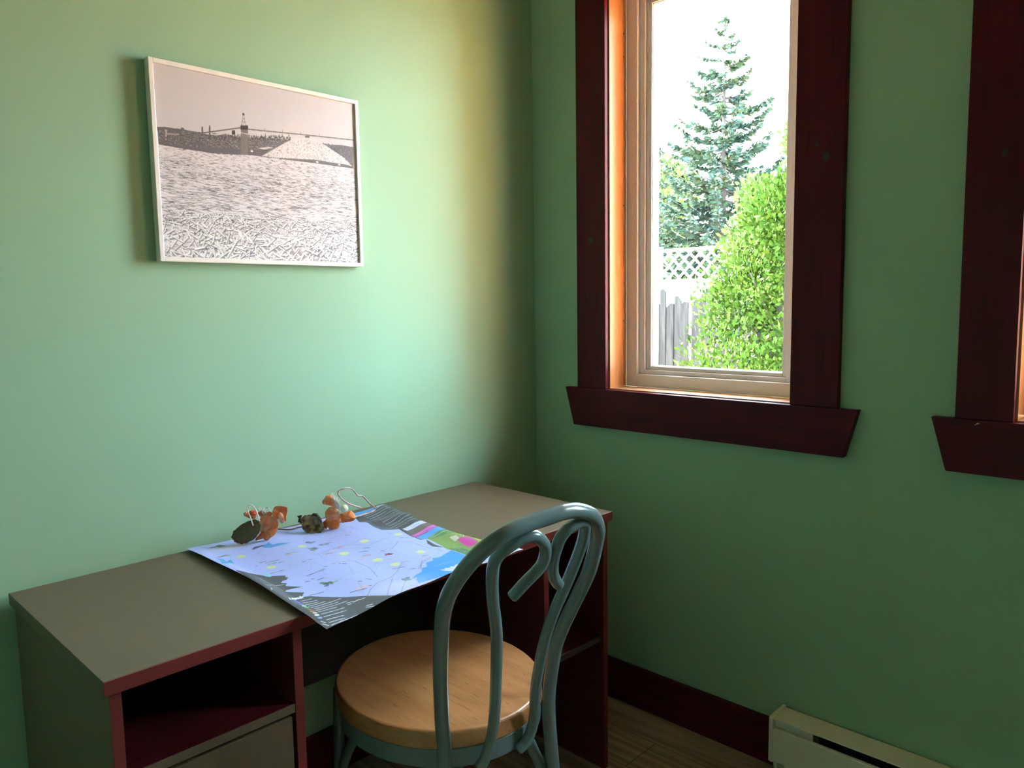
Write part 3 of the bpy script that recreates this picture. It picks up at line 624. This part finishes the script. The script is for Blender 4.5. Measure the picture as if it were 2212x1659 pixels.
# ------------------------------------------------------------------ artificial flower spray on the map
BA, BB = np.array([-1.118, -.100, .742]), np.array([-.945, -.140, .742])
spray = empty('flower_spray', (-1.02, -.12, .745), label='artificial orange flower spray with curling twig lying on the map', category='flowers')
def pA(x, y, off): return at_depth(480+x/6.144, 1030+y/6.144, BA, off)
def pB(x, y, off): return at_depth(480+x/6.144, 1030+y/6.144, BB, off)
def lA(x, y, off=0.0): return pA(x, y, off*.45)                           # leaf in front
def fA(x, y, off=0.0): return pA(x, y, off*.5-.021)                       # blossom behind it
def lB(x, y, off=0.0): return pB(x, y, off+.008)
def fB(x, y, off=0.0): return pB(x, y, off*.6-.015)
def onmap(x, y, z=.7495): return at_z(480+x/6.144, 1030+y/6.144, z)
def petal_mat(name, c, c2, sc=45):
    m, nt, b = new_mat(name); v = coords(nt)
    nt.links.new(mixcol(nt, ramp(nt, noise(nt, v, sc, 3), .38, .62), c, c2), b.inputs['Base Color'])
    b.inputs['Roughness'].default_value = .65; bump(nt, b, noise(nt, v, 400), .2, .0006); return m
M_PET = petal_mat('orange_petal_cloth', (.85, .20, .03), (.80, .33, .12), 70); M_PINK = petal_mat('peach_petal_cloth', (.86, .42, .26), (.84, .27, .09), 70); M_REDP = petal_mat('rust_petal_cloth', (.66, .075, .02), (.78, .20, .04), 70)
M_LEAF = petal_mat('olive_leaf_cloth', (.085, .090, .020), (.13, .060, .028), 30); M_LEAFB = petal_mat('brown_leaf_cloth', (.34, .27, .14), (.085, .066, .03), 60); M_LEAFD = petal_mat('dark_leaf_cloth', (.03, .032, .022), (.05, .04, .025), 60)
M_TWIG = petal_mat('pinkish_twig_wrap', (.56, .40, .42), (.38, .24, .22), 90); M_WIRE = petal_mat('white_wire_wrap', (.80, .78, .74), (.66, .62, .58), 120); M_STICK = petal_mat('brown_stick_wrap', (.24, .13, .10), (.14, .07, .06), 90)
M_POM = petal_mat('cream_pompon', (.82, .80, .60), (.72, .72, .54), 300)
def sheet(name, f, outline, mat, parent, bulge=.006, ruffle=.002, tilt=(0, 0), sd=0, n=9, **props):
    """cloth petal: closed outline (pixel, nearer-offset) filled by rings shrinking to its centre, cupped and ruffled"""
    r_ = random.Random(sd); pts = smooth_path([f(x, y, off) for x, y, off in outline]+[f(*outline[0])], 5)[:-1]
    pts = np.array(pts); c = pts.mean(0); m = len(pts); ph = r_.uniform(0, 6.28)
    P = np.zeros((n+1, m+1, 3)); tw = -FH*.93+np.array([0, 0, .36])
    for i in range(n+1):
        k = i/n
        for j in range(m+1):
            q = pts[j % m]; a = 2*math.pi*j/m
            P[i, j] = c+(q-c)*k-tw*bulge*(1-k*k)*-1*(1 if bulge else 0)+tw*ruffle*k*k*(math.sin(5*a+ph)+.6*math.sin(9*a+2*ph))
    o = grid_mesh(name, P, None, mat, parent, **props); md = o.modifiers.new('thick', 'SOLIDIFY'); md.thickness = .0006
    return o
def jagged(outline, amp, sd):
    r_ = random.Random(sd); out = []
    for (x0, y0, o0), (x1, y1, o1) in zip(outline, outline[1:]+outline[:1]):
        for k in range(4):
            t = k/4; out.append((x0+(x1-x0)*t+r_.uniform(-amp, amp), y0+(y1-y0)*t+r_.uniform(-amp, amp), o0+(o1-o0)*t))
    return out
# left flower: one big olive leaf in front, peach and orange petals behind, a bud
lf = sheet('leaf', lA, jagged([(122, 800, .040), (150, 725, .038), (230, 650, .032), (330, 595, .026), (430, 565, .020), (500, 590, .016), (522, 650, .017), (505, 730, .022), (440, 815, .030), (330, 880, .037), (245, 893, .041), (160, 860, .042)], 5, 1), M_LEAF, spray, .004, .0004, sd=1, label='olive green serrated leaf')
tube('midrib', smooth_path([lA(135, 835, .046), lA(260, 760, .042), lA(400, 660, .031), lA(500, 605, .021)], 4), .0006, M_LEAF, lf, 6)
def blossom(f, label, petals):
    b_ = sheet('blossom', f, petals[0][0], petals[0][1], spray, petals[0][2], petals[0][3], sd=99, label=label)
    for i, (ol, mt, bu, ru) in enumerate(petals[1:]): sheet('petal', f, ol, mt, b_, bu, ru, sd=40+i)
blossom(fA, 'peach and orange blossom on the left', [
    ([(500, 560, .010), (540, 520, .008), (640, 520, .008), (730, 560, .010), (740, 620, .014), (700, 700, .018), (640, 760, .021), (580, 800, .022), (520, 770, .020), (500, 660, .014)], M_PINK, .006, .0014),
    ([(665, 470, .000), (690, 405, -.002), (760, 385, -.003), (850, 400, -.002), (870, 430, .002), (850, 520, .006), (850, 570, .010), (820, 590, .012), (750, 560, .010), (690, 560, .006)], M_PET, -.008, .0016),
    ([(745, 500, .014), (760, 475, .014), (795, 490, .016), (825, 560, .020), (815, 610, .022), (780, 612, .021), (755, 570, .018)], M_PINK, .004, .0010),
    ([(740, 600, .018), (745, 660, .020), (700, 760, .024), (620, 830, .027), (570, 840, .027), (545, 790, .026), (600, 700, .023), (680, 630, .020)], M_PET, .005, .0016),
    ([(545, 700, .020), (590, 720, .022), (560, 800, .026), (500, 830, .028), (440, 840, .029), (470, 790, .026), (515, 740, .022)], M_REDP, .004, .0010),
    ([(470, 480, -.004), (520, 445, -.006), (580, 470, -.006), (640, 460, -.006), (670, 500, -.002), (600, 540, .002), (520, 540, .002)], M_PET, -.005, .0016),
    ([(590, 660, .022), (640, 640, .021), (620, 690, .023), (580, 720, .024)], M_REDP, .001, .0004)])
bd = sheet('bud', fA, [(350, 470, -.002), (385, 445, -.004), (440, 448, -.004), (455, 490, -.002), (430, 525, .002), (380, 525, .002)], M_REDP, spray, .006, .001, sd=9, label='rust red bud')
sheet('petal', fA, [(285, 485, .002), (320, 462, .002), (360, 480, .004), (375, 520, .006), (330, 530, .006), (295, 520, .004)], M_PINK, bd, .004, .001, sd=10)
sheet('petal', fA, [(300, 510, .006), (380, 520, .008), (450, 520, .008), (430, 560, .011), (350, 545, .010)], M_PINK, bd, .003, .0006, sd=11)
tube('wire_loop', smooth_path([lA(410, 645, .036), lA(375, 540, .032), lA(337, 440, .026), lA(337, 390, .024), lA(365, 372, .022), lA(410, 388, .02), lA(445, 435, .018), lA(470, 500, .016), lA(495, 590, .014)], 6), .0014, M_WIRE, spray, 8, label='thin white wire loop')
bm = bmesh.new(); r_ = random.Random(4)
for k in range(16):
    x = r_.uniform(470, 640); add_tube(bm, [fA(560, 520, -.004), fA(x, 455, -.008+r_.uniform(-.01, .01)), fA(x+r_.uniform(-25, 25), r_.uniform(385, 440), r_.uniform(-.02, .01))], .00045, 5)
add_tube(bm, smooth_path([fA(575, 500, 0), fA(568, 440, 0), fA(590, 408, 0), fA(615, 412, 0), fA(618, 440, 0)], 4), .0011, 6)
bm_obj('stamens', bm, M_WIRE, spray, smooth=True, label='pale thread stamens')
# right flower: curled brown leaf, orange petals, cream pompon
lf = sheet('leaf', lB, jagged([(1030, 560, .004), (1090, 515, .000), (1180, 500, -.004), (1270, 530, -.002), (1330, 600, .004), (1360, 690, .012), (1310, 745, .018), (1200, 755, .020), (1110, 740, .019), (1060, 680, .014)], 5, 7), M_LEAFB, spray, -.012, .0012, sd=11, label='curled brown leaf')
sheet('curl', lB, jagged([(995, 520, .000), (1060, 512, -.002), (1045, 560, .002), (1070, 640, .010), (1040, 620, .010), (1005, 590, .006), (1020, 555, .003)], 5, 8), M_LEAFD, lf, .002, .0008, sd=12, label='dark curled leaf tip')
sheet('curl', lB, jagged([(1185, 505, .004), (1215, 482, .002), (1265, 495, .002), (1310, 545, .006), (1330, 610, .012), (1290, 560, .008), (1240, 520, .005)], 4, 9), M_LEAFD, lf, .003, .0008, sd=13, label='dark curled leaf edge')
blossom(fB, 'orange blossom on the right', [
    ([(1380, 450, .008), (1420, 405, .006), (1475, 400, .006), (1540, 440, .008), (1565, 510, .012), (1560, 600, .018), (1500, 640, .021), (1430, 620, .020), (1375, 540, .014), (1365, 490, .010)], M_PINK, .007, .0016),
    ([(1330, 320, -.004), (1365, 275, -.006), (1410, 238, -.008), (1455, 250, -.008), (1500, 310, -.006), (1530, 370, -.002), (1520, 410, .002), (1440, 380, .000), (1380, 370, -.001), (1335, 350, -.003)], M_PET, .007, .0018),
    ([(1328, 330, .000), (1350, 305, -.001), (1375, 330, .001), (1370, 365, .003), (1340, 360, .002)], M_PINK, .003, .0006),
    ([(1430, 290, .002), (1480, 300, .003), (1535, 360, .005), (1545, 420, .009), (1500, 400, .008), (1450, 350, .004)], M_PINK, .004, .0012),
    ([(1560, 500, .010), (1640, 470, .008), (1700, 450, .006), (1750, 490, .009), (1765, 545, .013), (1720, 585, .017), (1650, 590, .018), (1590, 610, .019), (1570, 560, .015)], M_PET, .008, .0016),
    ([(1700, 560, .019), (1765, 545, .015), (1745, 580, .018), (1660, 598, .021), (1620, 595, .021)], M_REDP, .003, .0008),
    ([(1370, 560, .018), (1440, 580, .021), (1530, 570, .021), (1560, 600, .022), (1545, 670, .026), (1470, 700, .028), (1420, 690, .027), (1395, 640, .024)], M_PET, .006, .0016),
    ([(1335, 600, .016), (1375, 580, .017), (1410, 640, .022), (1380, 690, .024), (1350, 660, .020)], M_REDP, .003, .0008),
    ([(1390, 470, .017), (1440, 440, .016), (1500, 480, .018), (1470, 530, .021), (1410, 520, .019)], M_PET, .003, .0010)])
bm = bmesh.new(); c_ = fB(1620, 420, .016); R_ = np.random.default_rng(2)
bmesh.ops.create_icosphere(bm, subdivisions=4, radius=.0098, matrix=Matrix.Translation(Vector(c_)))
for v in bm.verts: v.co = Vector(c_)+(v.co-Vector(c_))*(1+R_.uniform(-.06, .06))
bm_obj('pompon', bm, M_POM, spray, smooth=True, label='round cream pompon')
bm = bmesh.new()
for k in range(30):
    x = r_.uniform(1440, 1560); y = 190+(x-1440)*.9+r_.uniform(0, 120); add_tube(bm, [fB(1550, 440, .014), fB((1550+x)/2+r_.uniform(-12, 12), (440+y)/2, .012), fB(x, y, r_.uniform(-.006, .012))], .0006, 5)
bm_obj('stamens', bm, M_WIRE, spray, smooth=True, label='white thread stamens')
tube('twig', smooth_path([pB(1850, 412, -.10), pB(1780, 392, -.085), pB(1700, 366, -.065), pB(1610, 312, -.045), pB(1548, 245, -.03), pB(1540, 205, -.03), pB(1575, 170, -.035), pB(1640, 150, -.042), pB(1715, 158, -.055), pB(1760, 200, -.065), pB(1800, 248, -.075), pB(1860, 258, -.09), pB(1900, 290, -.105), pB(1950, 345, -.13), pB(2010, 395, -.15), onmap(2035, 428, .752), onmap(1990, 462), onmap(1880, 500), onmap(1760, 535), onmap(1640, 575)], 6), .0022, M_TWIG, spray, 10, label='long curling pinkish twig')
tube('stick', smooth_path([onmap(640, 700), onmap(740, 695), onmap(900, 700), onmap(1050, 665), onmap(1250, 660), onmap(1480, 620), onmap(1640, 575)], 6), .0021, M_STICK, spray, 10, label='dark brown stem')

# ------------------------------------------------------------------ baseboard heater
HY0, HY1 = -.923, -2.35
ht = empty('baseboard_heater', (-.045, (HY0+HY1)/2, 0), label='cream electric baseboard heater on the wall below the windows', category='heater')
box('back_plate', (-.012, HY1, 0), (-.001, HY0, .178), M_HEAT, ht, .001)
bm = bmesh.new()                                                         # top cover with a folded lip
add_prism(bm, [(-.012, HY0-.011, .1835), (-.0855, HY0-.011, .1815), (-.0866, HY0-.011, .1785), (-.084, HY0-.011, .1775), (-.012, HY0-.011, .179)], (0, HY1-HY0+.022, 0))
bm_obj('top_cover', bm, M_HEAT, ht)
bm = bmesh.new()
prof = [(-.001, 0), (-.001, .1845), (-.084, .1835), (-.0885, .180), (-.0885, .058), (-.085, .054), (-.060, .050), (-.050, 0.0)]
add_prism(bm, [(x, HY0, z) for x, z in prof], (0, -.011, 0)); bm_obj('end_cap', bm, M_HEAT, ht, bevel=.0015)
bm = bmesh.new(); add_prism(bm, [(x, HY1+.011, z) for x, z in prof], (0, -.011, 0)); bm_obj('end_cap', bm, M_HEAT, ht, bevel=.0015)
bm = bmesh.new()
add_prism(bm, [(-.0866, HY0-.0115, .149), (-.0866, HY0-.0115, .060), (-.078, HY0-.0115, .056), (-.078, HY0-.0115, .060), (-.083, HY0-.0115, .063), (-.083, HY0-.0115, .147), (-.0775, HY0-.0115, .1515), (-.0775, HY0-.0115, .153), (-.084, HY0-.0115, .1525)], (0, HY1-HY0+.023, 0))
bm_obj('front_panel', bm, M_HEAT, ht, label='cream front panel')
box('junction_cover', (-.0735, HY0-.115, .13), (-.0715, HY0-.0115, .1785), M_HEAT, ht, .0008)
box('element_housing', (-.040, HY1+.012, .06), (-.013, HY0-.118, .165), M_DARK, ht, .001, label='dark heater cavity')
bm = bmesh.new()
for k in range(150):
    y = HY0-.125-k*.008
    add_box(bm, (-.074, y-.0006, .085), (-.0405, y, .142))
bm_obj('fins', bm, M_FIN, ht, kind='stuff', label='row of dull metal heating fins')
tube('element_rod', [(-.058, HY0-.116, .118), (-.058, HY1+.02, .118)], .006, M_DARK, ht, 10)

# ------------------------------------------------------------------ outdoors
GZ = -.45
def leaf_mat(name, c, c2, sc=6.0, rough=.6):
    m, nt, b = new_mat(name); v = coords(nt)
    nt.links.new(mixcol(nt, ramp(nt, noise(nt, v, sc, 3, .7), .3, .7), c, c2), b.inputs['Base Color'])
    b.inputs['Roughness'].default_value = rough; b.inputs['Specular IOR Level'].default_value = .04; return m
M_SPR = leaf_mat('blue_green_spruce_needles', (.017, .041, .041), (.034, .052, .022), 3)
M_SPR2 = leaf_mat('yellow_green_conifer_needles', (.066, .095, .022), (.038, .066, .027), 2)
M_CED = leaf_mat('bright_cedar_sprays', (.019, .050, .005), (.036, .060, .007), 5)
M_BARK = wood('grey_bark', (.06, .05, .045), (.035, .028, .024), (20, 20, 3), .9)
M_GRASS, nt, b = new_mat('sunny_dry_lawn'); v = coords(nt)
nt.links.new(mixcol(nt, ramp(nt, noise(nt, v, 1.5, 6), .35, .65), (.42, .20, .075), (.35, .175, .065)), b.inputs['Base Color']); b.inputs['Roughness'].default_value = .9
bm = bmesh.new(); add_box(bm, (WT+.01, -30, GZ-.3), (60, 40, GZ)); bm_obj('ground', bm, M_GRASS, kind='structure')

def spruce(name, base, apex, spread, n_whorl, mat, label, seed, density=1.0, trunk_r=.11, group=None, lobed=False):
    r_ = np.random.default_rng(seed); H_t = apex-base[2]
    t = empty(name, base, label=label, category='tree')
    if group: t['group'] = group
    bm = bmesh.new(); pts = [(base[0], base[1], base[2]+H_t*k/8) for k in range(9)]
    add_tube(bm, pts, [trunk_r*(1-.94*k/8) for k in range(9)], 10)
    Q = []; tubes = []
    for w in range(n_whorl):
        f = (w+.3)/n_whorl; zc = apex-H_t*.93*f**.95
        Lm = spread*(.04+f**.85*.96)
        nb = int(4+5*min(1, f*2.2))
        for k in range(nb):
            a = 2*math.pi*(k+r_.uniform(-.35, .35))/nb+w*1.7; L = Lm*r_.uniform(.5, 1.12); z0 = zc+r_.uniform(-.06, .06)
            dirv = np.array([math.cos(a), math.sin(a), 0.0]); sag = r_.uniform(.02, .22)*L; up = r_.uniform(.10, .26)*L
            path = lambda s: np.array([base[0], base[1], z0])+dirv*L*s+np.array([0, 0, -sag*math.sin(math.pi*s*.8)*1.2+up*s*s*1.5])
            tubes.append([path(s) for s in (0, .3, .6, .95)])
            n = max(8, int(L*95*density))
            for _ in range(n):
                s = r_.uniform(.12, 1.0)**.8; c = path(s)
                side = np.array([-dirv[1], dirv[0], 0])*r_.choice((-1, 1))
                d = side*r_.uniform(.3, 1)+dirv*r_.uniform(.2, 1.0)+np.array([0, 0, r_.uniform(-.45, .35)]); d /= np.linalg.norm(d)
                l = r_.uniform(.07, .17)*(1.25-.5*s)*(1 if f > .12 else .6); nn = np.cross(d, r_.normal(size=3)); nn /= np.linalg.norm(nn)
                wv = nn*r_.uniform(.014, .030); p0 = c+side*r_.uniform(0, .08)*(1-s)*L*.6
                Q.append([p0-wv*.6, p0+d*l*.5-wv*1.3, p0+d*l, p0+d*l*.5+wv*1.3])
    for _ in range(int(60*density)):                                      # leader
        z = apex-r_.uniform(0, .35)*H_t*.12; d = r_.normal(size=3); d[2] = abs(d[2])+.4; d /= np.linalg.norm(d); nn = np.cross(d, r_.normal(size=3)); nn /= np.linalg.norm(nn)
        p0 = np.array([base[0], base[1], z]); l = r_.uniform(.05, .11); Q.append([p0-nn*.008, p0+d*l*.5-nn*.014, p0+d*l, p0+d*l*.5+nn*.014])
    for tb in tubes: add_tube(bm, tb, [.018, .013, .009, .004], 5, cap=False)
    bm_obj('trunk', bm, M_BARK, t, smooth=True, label='grey brown trunk and bare boughs')
    quad_soup('foliage', np.array(Q), mat, t)
    return t
def bushy(name, base, top, radius, n, mat, label, seed, leaf=.06, group=None, cone=.8, category='tree', lobes=26):
    r_ = np.random.default_rng(seed); H_t = top-base[2]
    t = empty(name, base, label=label, category=category)
    if group: t['group'] = group
    cs = []
    for k in range(lobes):
        f = r_.uniform(.06, .97); a = r_.uniform(0, 6.283); rr = radius*(1-cone*f)*r_.uniform(.35, 1.0)
        cs.append((np.array([base[0]+math.cos(a)*rr, base[1]+math.sin(a)*rr, base[2]+H_t*f]), radius*(.2+.22*(1-f))))
    bm = bmesh.new(); add_tube(bm, [(base[0], base[1], base[2]), (base[0]+.02, base[1], base[2]+H_t*.5), (base[0], base[1], base[2]+H_t*.92)], [radius*.07, radius*.05, .008], 8)
    for c, _ in cs[::2]: add_tube(bm, [(base[0], base[1], max(base[2], c[2]-H_t*.18)), tuple(c)], [.012, .005], 5, cap=False)
    bm_obj('trunk', bm, M_BARK, t, smooth=True, label='brown stem and branches')
    ci = r_.integers(0, len(cs), n); C_ = np.array([cs[i][0] for i in ci]); R_ = np.array([cs[i][1] for i in ci])
    d = r_.normal(size=(n, 3)); d /= np.linalg.norm(d, axis=1)[:, None]; rad = R_*r_.uniform(.45, 1.08, n)
    p = C_+d*rad[:, None]*np.array([1, 1, 1.15])
    g = d*.9+np.array([0, 0, .7])+r_.normal(size=(n, 3))*.5; g /= np.linalg.norm(g, axis=1)[:, None]
    nn = np.cross(g, r_.normal(size=(n, 3))); nn /= np.linalg.norm(nn, axis=1)[:, None]
    l = leaf*r_.uniform(.6, 1.4, (n, 1)); w = nn*l*.30
    Q = np.stack([p-w*.4, p+g*l*.55-w, p+g*l, p+g*l*.55+w], 1)
    keep = Q[:, :, 2].min(1) > base[2]+.01
    quad_soup('foliage', Q[keep], mat, t); return t
spruce('spruce', (10.0, 4.80, GZ), 5.93, 2.15, 34, M_SPR, 'tall pointed blue-green spruce standing in the middle of the window view', 3, 1.25)
spruce('spruce', (13.2, 8.15, GZ), 4.75, 1.3, 22, M_SPR, 'small slim spruce tip at the left edge of the window view', 8, 1.0, .08)
bushy('conifer', (16.6, 10.5, GZ), 4.9, 2.35, 17000, M_SPR2, 'rounded yellow-green tree left of the tall spruce, above the lattice', 21, .17, cone=.55)
bushy('conifer', (6.3, 1.94, GZ), 3.1, .95, 14000, M_SPR2, 'yellow-green tree right of the tall spruce, behind the cedar', 22, .075, cone=.55)
bushy('conifer', (6.75, 4.42, GZ), 1.72, .5, 3500, M_SPR, 'low dark bush at the left edge below the lattice', 23, .08, cone=.6, category='bush')
bushy('cedar_shrub', (3.25, .62, GZ), 2.16, .98, 46000, M_CED, 'bright green cedar shrub just outside the window', 31, .036, cone=.80, category='shrub', lobes=60)
# weathered board fence
M_OLD = wood('weathered_grey_boards', (.030, .028, .029), (.012, .0115, .0125), (30, 30, 3), .9, fine=(.020, .012, .006), spec=.05)
fe = empty('board_fence', (4.6, 2.75, GZ), label='weathered grey fence of uneven upright boards behind the cedar', category='fence')
r_ = random.Random(12); y = 1.55
while y < 3.6:
    w = r_.uniform(.055, .105); h = 1.30+.13*(y-1.8)+r_.uniform(-.14, .14); x = 4.6+r_.uniform(-.012, .012); s_k = r_.uniform(-.02, .02)
    bm = bmesh.new(); add_prism(bm, [(x, y, GZ), (x, y+w, GZ), (x, y+w+s_k, h-r_.uniform(0, .05)), (x, y+w*.5+s_k, h), (x, y+s_k, h-r_.uniform(0, .06))], (.02, 0, 0))
    bm_obj('board', bm, M_OLD, fe); y += w+r_.uniform(.002, .016)
bm = bmesh.new()
for z in (.1, .9): add_box(bm, (4.64, 1.5, z), (4.68, 3.65, z+.08))
bm_obj('rail', bm, M_OLD, fe)
# white fence with lattice top
M_WHT = plain('white_fence_paint', (.72, .70, .66), .6)
lf = empty('lattice_fence', (7.6, 4.3, GZ), label='white fence with an open lattice top beyond the grey boards', category='fence')
LA, LB, LZ0, LZ1 = 3.0, 6.0, 1.62, 2.02
box('panel', (7.6, LA, GZ), (7.63, LB, LZ0-.06), M_WHT, lf, 0)
bm = bmesh.new(); add_box(bm, (7.595, LA, LZ0-.055), (7.635, LB, LZ0)); add_box(bm, (7.595, LA, LZ1), (7.635, LB, LZ1+.04)); bm_obj('rail', bm, M_WHT, lf)
bm = bmesh.new(); st = .17; hh = LZ1-LZ0
k = LA-hh
while k < LB:
    for sgn, x in ((1, 7.602), (-1, 7.616)):
        a0, a1 = (k, k+hh) if sgn > 0 else (k+hh, k)
        p0, p1 = np.array([a0, LZ0]), np.array([a1, LZ1])
        if min(a0, a1) < LA or max(a0, a1) > LB: continue
        add_prism(bm, [(x, p0[0]-.02, p0[1]), (x, p0[0]+.02, p0[1]), (x, p1[0]+.02, p1[1]), (x, p1[0]-.02, p1[1])], (.012, 0, 0))
    k += st
bm_obj('lattice', bm, M_WHT, lf, label='crossed lattice slats')
for y in (LA, (LA+LB)/2, LB-.09): box('post', (7.64, y, GZ), (7.73, y+.09, LZ1+.08), M_WHT, lf, 0)

# unseen brown wall, added to block low sky and warm the light indoors
M_BLOCK = wood('warm_brown_blocker', (.31, .175, .080), (.23, .125, .058), (6, 6, 2), .8, spec=.1)
box('wall_light_blocker', (WT+.02, -6.6, GZ), (5.2, -6.2, 4.2), M_BLOCK, bevel=0, kind='structure')

box('eave_light_blocker', (WT+.01, -6.19, 2.66), (1.05, 1.6, 2.78), M_BLOCK, bevel=0, kind='structure')   # unseen eave, added to cut steep sky light at the windows

# ------------------------------------------------------------------ daylight
wd = bpy.data.worlds.new('sky'); SC.world = wd; wd.use_nodes = True
bg = wd.node_tree.nodes['Background']; bg.inputs[0].default_value = (.68, .86, 1.0, 1); bg.inputs[1].default_value = 13.5
sl = bpy.data.lights.new('sun', 'SUN'); sl.energy = 52; sl.angle = math.radians(.6); sl.color = (1.0, .90, .72)
so_ = bpy.data.objects.new('sun', sl); COL.objects.link(so_)
so_.rotation_euler = Vector((-.035, -.62, -.77)).to_track_quat('-Z', 'Y').to_euler()
for y0, y1 in OPEN:                                                       # sampling guides in the two openings
    al = bpy.data.lights.new('window_portal', 'AREA'); al.shape = 'RECTANGLE'; al.size = OZ1-OZ0; al.size_y = y1-y0; al.cycles.is_portal = True
    ao = bpy.data.objects.new('window_portal', al); COL.objects.link(ao); ao.location = (.158, (y0+y1)/2, (OZ0+OZ1)/2)
    ao.rotation_euler = Vector((-1, 0, 0)).to_track_quat('-Z', 'Y').to_euler()

vs = SC.view_settings
SC.display_settings.display_device = 'sRGB'; vs.view_transform = 'Standard'; vs.look = 'None'; vs.gamma = 1; vs.use_curve_mapping = False; vs.exposure = 2.03
SC.cycles.use_denoising = True; SC.cycles.max_bounces = 12; SC.cycles.diffuse_bounces = 8; SC.cycles.transparent_max_bounces = 16
SC.cycles.sample_clamp_indirect = 10
